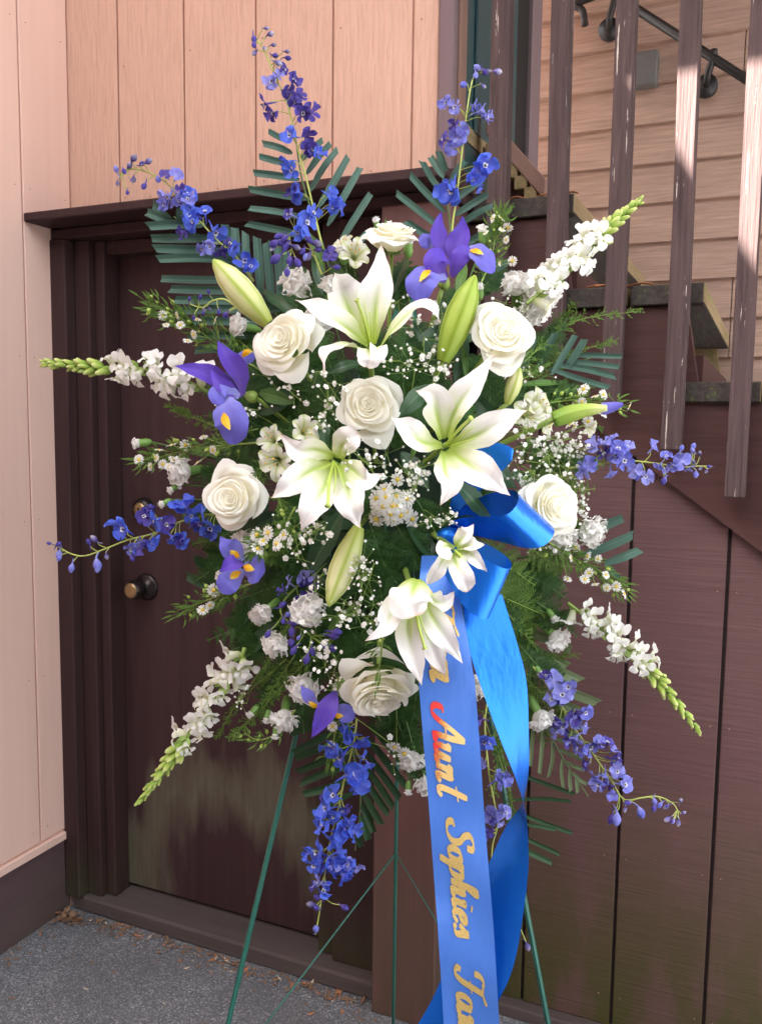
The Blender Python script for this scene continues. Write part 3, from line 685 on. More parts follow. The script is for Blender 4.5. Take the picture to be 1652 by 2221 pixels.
def rose(label, c, d, rad, axis, seed, N_=40, openv=1.0):
    rnd = random.Random(seed); p = at(*c, d); axis = cv(*axis).normalized(); mw = frame(p, axis, rnd.uniform(0, 6), rad*PXM/1.3*d)
    root = thing('rose', label, 'rose', p - axis*0.03, 'ivory roses')
    off = Vector((rnd.uniform(-.08, .08), rnd.uniform(-.08, .08), 0))
    for i in range(N_):
        g = i/(N_-1); phi = i*2.3999 + rnd.uniform(-.5, .5); outer = max(0.0, (g-.72)/.28)
        rr = (0.05 + 0.80*g**0.90)*rnd.uniform(0.92, 1.08) + outer*rnd.uniform(0.02, 0.20)
        zr = 0.42 - 0.16*g**1.5 - 0.42*outer*openv + rnd.uniform(-.045, .045)
        dp = 0.10 + 0.36*g; zb = zr - dp - (0.1 if outer else 0); rb = max(.02, rr*lerp(.72, .42, g) - .05*outer)
        hs_ = math.radians(lerp(100, 46, g**0.7))*rnd.uniform(.85, 1.1); curl = (0.02 + 0.10*g**2 + 0.16*outer)*rnd.uniform(.5, 1.3); tilt = rnd.uniform(-.09, .09); ph = rnd.uniform(0, 6)
        point = rnd.uniform(.02, .10)*g; skew = rnd.uniform(-.12, .12)
        rows, uvs = [], []
        nn, mm = 9, 10
        for a in range(nn+1):
            t = a/nn; row, uu = [], []
            for j in range(mm+1):
                u = -1 + 2*j/mm; te = t*(1 - 0.20*abs(u)**2.6 + point*(1-abs(u))**2)
                rho = rb + (rr-rb)*math.sin(min(1, te)*math.pi/2)**lerp(0.9, 1.2, g)
                z = zb + (zr-zb)*te**lerp(.7, .85, g) + tilt*u*t
                if te > 0.72:
                    q = (te-0.72)/0.28; rho += curl*q*q*(1-0.4*u*u); z -= curl*0.8*q*q*q
                rho *= 1 + 0.05*math.sin(3*u+ph)*t + skew*u*(.4+.6*(1-g))
                z += 0.04*math.sin(4.3*u+ph)*t*t
                an = phi + u*hs_*(0.6+0.4*t)
                row.append(mw @ (off*(1-g) + Vector((rho*math.cos(an), rho*math.sin(an), z)))); uu.append((j/mm, .35+.65*t if g < .5 else t))
            rows.append(row); uvs.append(uu)
        mb = MB(); mb.grid(rows, uvs); part(root, 'petal', mb, M_rose)
    mb = MB(); mb.ball(mw @ Vector((0, 0, -.12)), .42*rad*PXM/1.3*d, 12, 8, ax=axis); part(root, 'bounce_core', mb, M_rose)  # pale ball added inside the rose to bounce light between its petals
    mb = MB()
    for k in range(5):
        an = k*math.tau/5; dv = Vector((math.cos(an), math.sin(an), 0))
        mb.sheet([mw @ Vector((0, 0, -0.66)), mw @ (dv*0.3 + Vector((0, 0, -0.6))), mw @ (dv*0.62 + Vector((0, 0, -0.42)))], 0.16*rad*PXM, BLADE, -axis, n=6, m=2)
    part(root, 'calyx', mb, M_calyx)
    stem_part(root, to_core(mw @ Vector((0, 0, -0.62)))[::-1], 0.003, 0.0035, M_stem)
    return root

def carn_mesh(seed, n=26, shape=1.0):
    """ruffled pinked petals flaring off an added pale heart"""
    rnd = random.Random(seed); mb = MB(); k = 9
    for i in range(n):
        g = (i+0.5)/n; th = math.acos(1-g*0.98*shape); ph = i*2.3999+rnd.uniform(-.3, .3)
        dv = Vector((math.sin(th)*math.cos(ph), math.sin(th)*math.sin(ph), math.cos(th)))
        sd = dv.cross(Vector((0, 0, 1)) if abs(dv.z) < .95 else Vector((1, 0, 0))).normalized(); up = sd.cross(dv)
        tw = rnd.uniform(-1.2, 1.2); sd, up = sd*math.cos(tw)+up*math.sin(tw), up*math.cos(tw)-sd*math.sin(tw)
        L_ = rnd.uniform(0.72, 1.18); w = rnd.uniform(.42, .66); fl_ = rnd.uniform(.10, .34); q0 = rnd.uniform(0, 6)
        pts, uv = [], []
        for ring, (h, ww, f_) in enumerate(((.45, .35, 0), (.80, .75, .25), (.97, 1.0, .75), (1.0, 1.12, 1.25))):
            for j in range(k):
                u = -1+2*j/(k-1); zig = (.045 if j % 2 else -.045)*(ring == 3)
                pts.append(dv*(L_*(h-.06*ww*u*u)+zig) + sd*(u*w*ww) + up*(fl_*f_ + .09*ww*math.sin(u*5+q0)*ring/3)); uv.append((j/(k-1), .4+.2*ring))
        mb.add(pts, [(r_*k+j, r_*k+j+1, (r_+1)*k+j+1, (r_+1)*k+j) for r_ in range(3) for j in range(k-1)], uv)
    mb.ball((0, 0, .0), .66, 12, 8)  # inner white ball, added to reflect light out through the ruffles
    for v_ in mb.v: v_.z *= .78
    return mb.mesh('carnation_bloom', M_carn)
CARN = [carn_mesh(s) for s in (1, 2, 3)]; CARNB = [carn_mesh(s, 12, 0.35) for s in (4, 5)]
def carnation(c, rad, axis, d=None, budlike=False, seed=0, label=None, dd=0.0):
    d = (d if d is not None else depth0(*c)-0.02) + dd
    rnd = random.Random(seed*7+int(c[0])); p = at(*c, d); ax = cv(*axis).normalized(); r = rad*PXM/1.3*d
    lab = label or near_label('small white carnation bud with green calyx' if budlike else 'small ruffled white carnation', *c)
    root = thing('carnation_bud' if budlike else 'carnation', lab, 'carnation', p-ax*r*1.9, 'white mini carnations')
    mw = frame(p, ax, rnd.uniform(0, 6), r); inst(root, 'bloom', rnd.choice(CARNB if budlike else CARN), mw)
    mb = MB(); cr = r*(0.62 if budlike else 0.34)
    rows, uvs = [], []
    for t, rr in ((0, .35), (.12, .75), (.45, 1), (.8, .92), (1, .98)):
        rows.append([mw @ Vector((cr/r*rr*math.cos(q*math.tau/10), cr/r*rr*math.sin(q*math.tau/10), lerp(-1.95, -0.18 if budlike else -0.45, t)+(0.12 if (t == 1 and q % 2) else 0))) for q in range(11)]); uvs.append([(q/10, t) for q in range(11)])
    mb.grid(rows, uvs); part(root, 'calyx', mb, M_calyx)
    stem_part(root, to_core(mw @ Vector((0, 0, -1.9)), 0.2, f=0.6)[::-1], 0.0016, 0.0018, M_stemd, n=8, k=5)
    return root

# delphinium floret, bud
def floret_mesh(seed, mat, openv=0.5):
    rnd = random.Random(seed); mb = MB()
    for k in range(5):
        an = k*math.tau/5 + rnd.uniform(-.28, .28); dv = Vector((math.cos(an), math.sin(an), 0)); o = openv*rnd.uniform(.3, 1.6)
        L_ = rnd.uniform(.78, 1.18)
        mb.sheet([dv*0.05, dv*0.5*L_ + Vector((0, 0, 0.30*o)), dv*(1.0-.22*min(1.5, o))*L_ + Vector((0, 0, 0.42*o+rnd.uniform(-.2, .2)))], rnd.uniform(.36, .54), OBOV, (Vector((0, 0, 1))+dv.cross(Vector((0, 0, 1)))*rnd.uniform(-.5, .5)).normalized(), cup=rnd.uniform(-.1, .5), n=7, m=6, ruf=.16, rf=1.2, ph=rnd.uniform(0, 6))
    mb.tube([(0, 0, 0), (0, -0.15, -0.4), (0.05, -0.45, -0.85)], lambda t: 0.13*(1-0.75*t), 6, n=6)   # spur
    return mb.mesh('floret', mat)
def eye_mesh():
    mb = MB()
    for k in range(4):
        an = k*math.tau/4+.4; dv = Vector((math.cos(an), math.sin(an), 0))
        mb.sheet([Vector((0, 0, .04)), dv*.10 + Vector((0, 0, .2)), dv*.22 + Vector((0, 0, .27))], .11, OBOV, Vector((0, 0, 1)), cup=.2, n=4, m=3)
    return mb.mesh('eye', M_eye)
def dbud_mesh(mat, seed):
    mb = MB(); rnd = random.Random(seed)
    for k in range(5):
        an = k*math.tau/5; rows, uvs = [], []
        for i in range(7):
            t = i/6; r = .36*interp([(0, .25), (.3, .85), (.55, 1), (.85, .6), (1, .12)], t)
            rows.append([Vector((r*math.cos(an+u*.72), r*math.sin(an+u*.72), t*1.0-.2))*(1+.05*(u == 0)) for u in (-1, 0, 1)]); uvs.append([((u+1)/2, t) for u in (-1, 0, 1)])
        mb.grid(rows, uvs)
    mb.tube([(0, 0, -.1), (0, .1, -.4), (0.02, .38, -.75)], lambda t: .12*(1-.7*t), 5, n=5)
    return mb.mesh('bud', mat)
FLO = {k: [floret_mesh(s, m_, o) for s, o in ((1, .5), (2, .9), (3, .2), (4, 1.3), (5, 1.0), (6, .7), (7, 1.5))] for k, m_ in (('b', M_dblue), ('l', M_dlav), ('v', M_dviol))}
EYE_ = eye_mesh()
DBUD = {k: [dbud_mesh(m_, s) for s in (1, 2)] for k, m_ in (('b', M_dblue), ('l', M_dlav), ('v', M_dviol), ('p', M_dpale))}

def delphinium(label, path, zf, d0, d1, florets, buds, hue='b', budhue='v', seed=0, stem=(0.0019, 0.0011), smat=None):
    """florets: (x, y, size) or (x, y, size, hue); buds the same, hanging from the stem"""
    rnd = random.Random(seed); pts = [zf(*p) for p in path]; n = len(pts)
    P = [at(*p, lerp(d0, d1, i/(n-1))) for i, p in enumerate(pts)]
    root = thing('delphinium', label, 'delphinium', P[0], 'delphinium stalks')
    cs = curve(P, 60); stem_part(root, P, stem[0], stem[1], smat or M_stemy, n=28)
    tm = MB(); nt_ = 0
    kz = abs(zf(100, 0)[0]-zf(0, 0)[0])/100
    florets = list(florets) + [(f_[0]+rnd.choice((-1, 1))*rnd.uniform(9, 22)/kz, f_[1]+rnd.uniform(-20, 20)/kz, f_[2]*rnd.uniform(.7, .95), rnd.choice(((f_[3] if len(f_) > 3 else hue), (f_[3] if len(f_) > 3 else hue), 'v'))) for f_ in florets if rnd.random() < .8]
    buds = list(buds) + [(f_[0]+rnd.uniform(-14, 14)/kz, f_[1]+rnd.uniform(-14, 14)/kz, f_[2]*rnd.uniform(.7, 1), rnd.choice((budhue, 'v', 'p'))) for f_ in buds if rnd.random() < .45]
    def nearest(q):
        k = min(range(len(cs)), key=lambda i: (cs[i]-q).length); return k
    for lst, isb in ((florets, False), (buds, True)):
        for f_ in lst:
            x, y = zf(f_[0], f_[1]); s = f_[2]; hu = f_[3] if len(f_) > 3 else (budhue if isb else hue)
            # depth of the stem near there
            k0 = min(range(61), key=lambda i: (Vector(((cs[i]-CAM).dot(R)/((cs[i]-CAM).dot(F))*FPX+826-x, 1110.5-(cs[i]-CAM).dot(U)/((cs[i]-CAM).dot(F))*FPX-y)).length))
            dep = (cs[k0]-CAM).dot(F); near = rnd.uniform(0.004, 0.016)
            p = at(x, y, dep - near); r = s*0.56*rnd.uniform(.88, 1.12)*PXM/1.3*dep
            out = p - cs[k0]; lat = out - F*out.dot(F)
            if not isb:
                ax = (B*rnd.choice((1.0, .7, .25)) + (lat.normalized() if lat.length > 1e-6 else R)*rnd.uniform(.2, 1.1) + cv(rnd.uniform(-.6, .6), rnd.uniform(-.6, .4), 0)).normalized()
                mw = frame(p, ax, rnd.uniform(0, 6), r); me = rnd.choice(FLO[hu]); o = inst(root, 'floret', me, mw)
                if rnd.random() > .4:
                    e = bpy.data.objects.new('eye', EYE_); COL.objects.link(e); e.parent = o
            else:
                ax = ((lat.normalized() if lat.length > 1e-6 else R) + cv(rnd.uniform(-.4, .4), -.35, rnd.uniform(0, .6))).normalized()
                mw = frame(p, ax, rnd.uniform(0, 6), r*1.15); inst(root, 'bud', rnd.choice(DBUD[hu]), mw)
            kk = max(0, k0-2); tm.tube([cs[kk], cs[k0].lerp(p, .5) + (cs[kk]-cs[k0])*.2, p - ax*r*.4], 0.0008, 4, n=4); nt_ += 1
    if nt_: part(root, 'flower_stalks', tm, smat or M_stemy, kind='stuff')
    return root

# snapdragon blossom and bud
def snap_mesh(seed):
    rnd = random.Random(seed); mb = MB()
    rows, uvs = [], []
    for t, r in ((0, .16), (.2, .26), (.5, .28), (.8, .33), (1, .36)):
        rows.append([Vector((r*math.cos(q*math.tau/8), r*.9*math.sin(q*math.tau/8), t*.75)) for q in range(9)]); uvs.append([(q/8, t*.5) for q in range(9)])
    mb.grid(rows, uvs)
    for an, L_, w, lift in ((70, .75, .36, .35), (112, .75, .36, .35), (200, .62, .32, .05), (270, .72, .36, -.05), (340, .62, .32, .05)):
        a = math.radians(an+rnd.uniform(-8, 8)); dv = Vector((math.cos(a), math.sin(a), 0))
        mb.sheet([dv*.28+Vector((0, 0, .66)), dv*.48+Vector((0, 0, .95)), dv*(.3+L_)+Vector((0, 0, .85+lift+rnd.uniform(-.1, .1)))], w, OBOV, Vector((0, 0, 1)), cup=rnd.uniform(-.2, .3), n=7, m=6, ruf=.22, rf=1.5, ph=rnd.uniform(0, 6))
    mb.ball((0, -.2, .86), .22, 8, 5)
    return mb.mesh('blossom', M_snap)
def snapbud_mesh(seed):
    rnd = random.Random(seed); mb = MB()
    rows, uvs = [], []
    for t, r in ((0, .14), (.12, .25), (.32, .29), (.55, .24), (.78, .20), (.93, .13), (1, .03)):
        rows.append([Vector((r*(1+.12*math.cos(2*q*math.tau/8))*math.cos(q*math.tau/8), r*math.sin(q*math.tau/8)+.12*t*t, t*1.25)) for q in range(9)]); uvs.append([(q/8, t) for q in range(9)])
    mb.grid(rows, uvs)
    for k in range(5):
        a = k*math.tau/5+rnd.uniform(-.2, .2); dv = Vector((math.cos(a), math.sin(a), 0))
        mb.sheet([dv*.08, dv*.31+Vector((0, 0, .18)), dv*.36+Vector((0, 0, rnd.uniform(.5, .72)))], .15, BLADE, dv, n=4, m=2, mi=1)
    return mb.mesh('bud', [M_snapbud, M_sepal])
SNAP = [snap_mesh(s) for s in range(4)]; SNAPB = [snapbud_mesh(s) for s in range(3)]
def snapdragon(label, path, zf, d0, d1, bloom_to=0.52, n=26, size=62, seed=0):
    """path from the foam outwards; blossoms on the first part, green buds to the tip"""
    rnd = random.Random(seed); pts = [zf(*p) for p in path]; m_ = len(pts)
    P = [at(*p, lerp(d0, d1, i/(m_-1))) for i, p in enumerate(pts)]
    root = thing('snapdragon', label, 'snapdragon', P[0], 'snapdragon stalks')
    cs = curve(P, 80); stem_part(root, P, 0.0036, 0.0016, M_stem, n=24)
    nb = max(9, int(n*.36))
    for i in range(n):
        t = 0.06 + (bloom_to-.07)*i/(nb-1) if i < nb else bloom_to + (.995-bloom_to)*(i-nb+.3)/(n-nb); k = min(79, int(t*80)); c = cs[k]; T = (cs[min(80, k+2)]-cs[max(0, k-2)]).normalized()
        side = T.cross(B).normalized(); an = i*2.3999 + rnd.uniform(-.3, .3)
        dv = (side*math.cos(an) + side.cross(T)*math.sin(an)); dep = (c-CAM).dot(F)
        if dv.dot(B) < -0.55: dv = -dv
        if t < bloom_to:
            s = size*lerp(1.0, 0.78, t/bloom_to)*rnd.uniform(.8, 1.15)*PXM/1.3*dep*0.54; ax = (dv*1.0 + T*.45 + B*.35).normalized()
            inst(root, 'blossom', rnd.choice(SNAP), frame(c + dv*0.003, ax, rnd.uniform(-.4, .4)+math.pi/2*0, s))
        else:
            q = (t-bloom_to)/(1-bloom_to); s = size*lerp(0.62, 0.26, q**0.8)*rnd.uniform(.85, 1.15)*PXM/1.3*dep*0.70; ax = (dv*lerp(.9, .5, q) + T*lerp(1.0, 1.6, q)).normalized()
            inst(root, 'bud', rnd.choice(SNAPB), frame(c + dv*0.0015, ax, rnd.uniform(0, 6), s))
    mb = MB()
    for i in range(22):
        t = rnd.uniform(.05, bloom_to+.1); k = int(t*80); c = cs[k]; T = (cs[min(80, k+2)]-cs[max(0, k-2)]).normalized(); side = T.cross(B).normalized()*rnd.choice((-1, 1))
        mb.sheet([c, c+side*.006+T*.005+B*.006, c+side*.011+T*.014+B*.009], 0.0036, LEAF, B, n=5, m=2)
    part(root, 'bracts', mb, M_stem, kind='stuff')
    return root

def iris(label, c, d, pieces, zf, spathe=None):
    """pieces: (kind, points, half width, options); kinds s(tandard), f(all), y(ellow signal)"""
    cc = zf(*c); root = thing('iris', label, 'iris', at(*cc, d+0.02), 'irises'); last = None
    for i, (k, pts, wd, opt) in enumerate(pieces):
        P = px([(*zf(p[0], p[1]), *(p[2:])) for p in pts], d); mb = MB()
        nr = cv(*opt['n']) if 'n' in opt else B
        mb.sheet(P, wd*PXM/1.3*d, opt.get('prof', LILY if k == 's' else OVAL), nr, cup=opt.get('cup', .35 if k == 's' else -.12), n=16, m=8, ruf=opt.get('ruf', .08), ph=i, rib=(-.08 if k != 'y' else .1))
        if k == 'y': part(last or root, 'yellow_signal', mb, M_irisy)
        else: last = part(root, 'standard' if k == 's' else 'fall', mb, M_iriss if k == 's' else M_irisf)
    if spathe:
        a, b_ = (at(*zf(p[0], p[1]), d+.015) for p in spathe); mb = MB()
        mb.tube([a, a.lerp(b_, .5), b_], lambda t: 0.0085*math.sin(math.pi*min(1, .25+t*.7))+.001, 8, n=8); part(root, 'spathe', mb, M_stem)
        stem_part(root, to_core(a)[::-1], .0035, .004, M_stem)
    return root

# alstroemeria
def alst_mesh(seed):
    rnd = random.Random(seed); mb = MB()
    for k in range(6):
        an = k*math.tau/6+rnd.uniform(-.12, .12); dv = Vector((math.cos(an), math.sin(an), 0)); L_ = rnd.uniform(.85, 1.05)
        mb.sheet([Vector((0, 0, -.6)), dv*.22+Vector((0, 0, -.15)), dv*.6*L_+Vector((0, 0, .22)), dv*1.0*L_+Vector((0, 0, .2+rnd.uniform(-.15, .1)))], .36 if k % 2 else .27, OBOV, Vector((0, 0, 1)), cup=.3, n=9, m=6, ruf=.12, ph=rnd.uniform(0, 6))
    for k in range(5):
        an = k*math.tau/5; dv = Vector((math.cos(an), math.sin(an), 0)); mb.tube([(0, 0, -.4), dv*.15+Vector((0, -.1, .25)), dv*.25+Vector((0, -.2, .42))], .022, 4, n=4, mi=0); mb.ball(dv*.25+Vector((0, -.2, .44)), .055, 5, 4, mi=1)
    return mb.mesh('bloom', [M_alst, M_stamen])
ALST = [alst_mesh(s) for s in (1, 2, 3)]
def alstroemeria(c, rad, axis, seed=0, dd=0.0, label=None):
    d = depth0(*c)-0.01+dd; p = at(*c, d); ax = cv(*axis).normalized(); r = rad*PXM/1.3*d; rnd = random.Random(seed)
    root = thing('alstroemeria', label or near_label('small cream white alstroemeria with green tinged petals', *c), 'alstroemeria', p-ax*r*.6, 'white alstroemerias')
    inst(root, 'bloom', rnd.choice(ALST), frame(p, ax, rnd.uniform(0, 6), r))
    stem_part(root, to_core(p-ax*r*.55)[::-1], .0015, .002, M_stem, n=8, k=5); return root

# daisies
def ray_mesh(seed):
    rnd = random.Random(seed); mb = MB(); n = 13
    for k in range(n):
        an = k*math.tau/n+rnd.uniform(-.1, .1); dv = Vector((math.cos(an), math.sin(an), 0))
        mb.sheet([dv*.2, dv*.6+Vector((0, 0, .1)), dv*rnd.uniform(.92, 1.06)+Vector((0, 0, rnd.uniform(-.12, .12)))], .17, OBOV, Vector((0, 0, 1)), cup=.2, n=4, m=2)
    return mb.mesh('rays', M_ray)
RAYS = [ray_mesh(s) for s in (1, 2)]
_mb = MB(); _mb.ball((0, 0, .08), .30, 10, 6, stretch=.55); DISC = _mb.mesh('disc', M_disc)
def daisy(root, p, ax, r, seed):
    rnd = random.Random(seed); o = inst(root, 'daisy', rnd.choice(RAYS), frame(p, ax, rnd.uniform(0, 6), r))
    e = bpy.data.objects.new('disc', DISC); COL.objects.link(e); e.parent = o
    return o
def aster_sprig(label, path, dz=0.0, flowers=(), budn=10, seed=0, spread=26, leafy=60, r=15):
    """a leafy stem with little white yellow-eyed asters; path and flowers in picture points"""
    rnd = random.Random(seed); P = [at(x, y, depth0(x, y)-0.015+dz) for x, y in path]
    root = thing('aster_sprig', label, 'aster', P[0], 'white aster sprigs'); cs = curve(P, 40); stem_part(root, P, .0016, .0008, M_stem, n=18, k=5)
    for i, f_ in enumerate(flowers):
        x, y = f_[0], f_[1]; s = f_[2] if len(f_) > 2 else r; d = depth0(x, y)-.03+dz; p = at(x, y, d)
        daisy(root, p, (B*rnd.choice((1, .6, .2)) + cv(rnd.uniform(-1.2, 1.2), rnd.uniform(-.5, 1.2), 0)).normalized(), s*rnd.uniform(.75, 1.1)*PXM/1.3*d, seed*50+i)
        k = min(range(41), key=lambda j: (cs[j]-p).length); k = max(0, k-5); mb = MB(); mb.tube([cs[k], cs[k].lerp(p, .6)+F*.003, p], .0007, 4, n=5); part(root, 'branch', mb, M_stem)
    mb = MB(); lb = MB()
    for i in range(leafy):
        k = rnd.randint(4, 40); c = cs[k]; T = (cs[min(40, k+1)]-cs[k-1]).normalized(); s = rnd.uniform(.3, 1)*spread*PXM
        dv = (cv(rnd.uniform(-1, 1), rnd.uniform(-1, 1), rnd.uniform(-.3, .8)).normalized() + T*.8).normalized(); q = c+dv*s
        mb.tube([c, q], .0005, 3, cap=False)
        mb.sheet([q, q+dv*.006, q+(dv+T*.5)*.013], .0016, LEAF, B, n=3, m=1)
        if i < budn: lb.ball(q+dv*.004, rnd.uniform(.0022, .0036), 6, 4, ax=dv, stretch=1.3)
    part(root, 'foliage', mb, M_wisp, kind='stuff')
    if budn: part(root, 'buds', lb, M_snapbud, kind='stuff')
    return root

def gyp_sprig(c, rx, ry, n, seed, dz=0.0, label=None, r=5.0):
    """a cloud of baby's breath: thin branching stems, tiny white florets"""
    rnd = random.Random(seed); d = depth0(*c)-.035+dz; base = at(c[0], c[1], d).lerp(CORE, .45)
    root = thing('babys_breath', label or near_label("sprig of tiny white baby's breath", *c), "baby's breath", base, "baby's breath sprigs")
    sm, fm = MB(), MB(); hub = at(c[0], c[1], d+.03)
    sm.tube([base, base.lerp(hub, .5)+cv(.004, .003, 0), hub], .0009, 4, n=6)
    subs = []
    for i in range(max(4, n//7)):
        a = rnd.uniform(0, 6.28); q = math.sqrt(rnd.random())*.75; x, y = c[0]+rx*q*math.cos(a), c[1]+ry*q*math.sin(a); s = at(x, y, d+rnd.uniform(-.012, .02)); subs.append((x, y, s)); sm.tube([hub, hub.lerp(s, .6)+F*.006, s], .0005, 3, n=4, cap=False)
    for i in range(n):
        x0, y0, s = rnd.choice(subs); x, y = x0+rnd.gauss(0, rx*.28), y0+rnd.gauss(0, ry*.28); p = at(x, y, d+rnd.uniform(-.02, .02)); sm.tube([s, p], .00035, 3, cap=False)
        rr = rnd.choice((.4, .5, .6, .75, 1.15))*r*PXM*rnd.uniform(.8, 1.15); ax = (B+cv(rnd.uniform(-.8, .8), rnd.uniform(-.8, .8), 0)).normalized(); f_ = frame(p, ax, rnd.uniform(0, 6), rr)
        k = 5
        for q in range(k):
            an = q*math.tau/k; dv = Vector((math.cos(an), math.sin(an), 0)); sd = Vector((-dv.y, dv.x, 0))
            fm.add([f_ @ Vector((0, 0, -.25)), f_ @ (dv*.75-sd*.5+Vector((0, 0, .15))), f_ @ (dv*1.05+Vector((0, 0, .05))), f_ @ (dv*.75+sd*.5+Vector((0, 0, .15)))], [(0, 1, 2, 3)])
        fm.ball(f_ @ Vector((0, 0, .05)), rr*.5, 5, 3)
    part(root, 'stems', sm, M_stem, kind='stuff'); part(root, 'florets', fm, M_gyp, kind='stuff'); return root

# greenery
def pinna_mesh():
    """one side branch of a leatherleaf fern: toothed leaflets on a rib, unit length along +x"""
    mb = MB(); n = 7
    mb.tube([(0, 0, 0), (1, 0, 0)], .012, 3, cap=False)
    for i in range(n):
        t = (i+.4)/n
        for s in (-1, 1):
            L_ = .34*(1-t)**.7+.06; a = Vector((t, 0, 0)); dv = Vector((.55, s*.83, 0)).normalized()
            mb.sheet([a, a+dv*L_*.5+Vector((0, 0, .03)), a+dv*L_+Vector((0, 0, -.02))], .062*(1.15-t*.6), [(0, .6), (.4, 1), (.75, .7), (1, .1)], Vector((0, 0, 1)), cup=.2, n=3, m=2)
    return mb
PIN_D = pinna_mesh().mesh('pinna', M_fern); PIN_L = pinna_mesh().mesh('pinna', M_fernl)
def fern(base, tip, wid, bow=0.15, light=False, label=None, nrm=None, n=15, d0=None, d1=None, seed=0):
    rnd = random.Random(seed*3+int(base[0]*7+tip[1])); d0 = d0 if d0 is not None else depth0(*base)+.02; d1 = d1 if d1 is not None else depth0(*tip)+.005
    a, b_ = at(*base, d0), at(*tip, d1); L_ = (b_-a).length; nrm = (nrm or B); side = (b_-a).cross(nrm).normalized()
    m_ = a.lerp(b_, .55) + nrm*L_*bow*.5 + side*L_*rnd.uniform(-.12, .12); P = [a, m_, b_]
    root = thing('fern_frond', label or near_label('dark green leatherleaf fern frond' if not light else 'light green feathery fern frond', *tip), 'fern', a, 'fern fronds')
    cs = curve(P, 40); stem_part(root, P, .0014, .0006, M_stemd if not light else M_stem, n=12, k=5)
    w = wid*PXM
    for i in range(n):
        t = .12+.86*i/(n-1); k = int(t*40); c = cs[k]; T = (cs[min(40, k+1)]-cs[max(0, k-1)]).normalized(); nn = (nrm + cv(rnd.uniform(-.2, .2), rnd.uniform(-.2, .2), 0)).normalized(); S = T.cross(nn).normalized(); nn = S.cross(T)
        ln = w*interp([(0, .45), (.25, 1), (.55, .85), (.85, .45), (1, .18)], t)
        for s in (-1, 1):
            x = (S*s*.85 + T*.55 + nn*rnd.uniform(-.25, .1)).normalized(); y = (nn.cross(x))*1.0; y.normalize(); z = x.cross(y)
            m4 = Matrix((x, y, z)).transposed().to_4x4() @ Matrix.Scale(ln, 4)
            inst(root, 'pinna', PIN_L if light else PIN_D, Matrix.Translation(c) @ m4)
    return root
def palm(label, rachis, leaflets, d, mat, wd=15, dz=0.02, name='palm_frond'):
    """a trimmed palm frond; leaflets: (base, tip[, half width]) in picture points"""
    P = [at(x, y, d+dz*i/len(rachis)) for i, (x, y) in enumerate(rachis)]
    root = thing(name, label, 'palm frond', P[0], 'trimmed palm fronds'); mb = MB(); mb.tube(P, lambda t: .0024*(1-.5*t), 6, n=14); part(root, 'rachis', mb, M_stemd)
    for i, l in enumerate(leaflets):
        rnd = random.Random(i+int(rachis[0][0])); a = at(*l[0], d+rnd.uniform(-.004, .004)); b_ = at(*l[1], d+rnd.uniform(-.02, .02)); w = (l[2] if len(l) > 2 else wd)*.5*PXM
        mb = MB(); nr = (B+cv(rnd.uniform(-.35, .35), rnd.uniform(-.35, .35), 0)).normalized()
        mb.sheet([a, a.lerp(b_, .5)+nr*rnd.uniform(-.005, .008)+cv(0, rnd.uniform(-.002, .002), 0), b_], w, STRAP, nr, cup=rnd.uniform(.1, .45), n=10, m=4, rib=-.28, skew=rnd.uniform(-.9, .9)); part(root, 'leaflet', mb, mat)
    return root
def leaf_sprig(c, leaves, mat, label=None, dz=0.03, wd=26, name='leaf_sprig', grp='broad leaf sprigs', desc='broad glossy dark green leaf', gloss=None):
    """leaves: (base, tip, half width[, nearer])"""
    root = thing(name, label or near_label(desc, *c), 'leaf', at(*c, depth0(*c)+dz), grp)
    for i, l in enumerate(leaves):
        a, b_ = l[0], l[1]; w = (l[2] if len(l) > 2 else wd)*PXM; nz = l[3] if len(l) > 3 else 0
        A = at(*a, depth0(*a)+dz-nz); B_ = at(*b_, depth0(*b_)+dz-nz-.005); mid = A.lerp(B_, .5)+B*(.012)
        mb = MB(); rnd = random.Random(i+int(c[0])); mb.sheet([A, mid, B_], w, LEAF, (B+cv(rnd.uniform(-.5, .5), rnd.uniform(0, .8), 0)).normalized(), cup=.18, n=12, m=6, rib=-.15, ruf=.06); part(root, 'leaf', mb, mat)
    return root
def wisp(path, label=None, n=110, ln=22, mat=None, seed=0, dz=0.0, desc='wispy thread-leaved green sprig'):
    """asparagus-like greenery: a fine stem with hair-thin needles"""
    rnd = random.Random(seed+int(path[0][0])); P = [at(x, y, depth0(x, y)+dz) for x, y in path]
    root = thing('wispy_greenery', label or near_label(desc, *path[-1]), 'greenery', P[0], 'wispy green sprigs'); cs = curve(P, 50); stem_part(root, P, .0009, .0004, M_stem, n=18, k=4)
    mb = MB()
    for i in range(n):
        k = rnd.randint(3, 50); c = cs[k]; T = (cs[min(50, k+1)]-cs[k-1]).normalized(); dv = (cv(rnd.uniform(-1, 1), rnd.uniform(-1, 1), rnd.uniform(-.6, .6)).normalized()+T*1.1).normalized(); L_ = ln*PXM*rnd.uniform(.4, 1.1)*(1.1-.6*k/50)
        q = c+dv*L_; mb.sheet([c, c.lerp(q, .5), q], .0006, [(0, 1), (1, .5)], B, n=2, m=1)
        for j in range(3):
            e = c.lerp(q, rnd.uniform(.3, 1)); dv2 = (dv+cv(rnd.uniform(-1, 1), rnd.uniform(-1, 1), rnd.uniform(-.5, .5))).normalized(); mb.sheet([e, e+dv2*L_*.18, e+dv2*L_*.34], .0008, [(0, 1), (.5, 1), (1, .3)], B, n=2, m=1)
    part(root, 'needles', mb, mat or M_wisp, kind='stuff'); return root
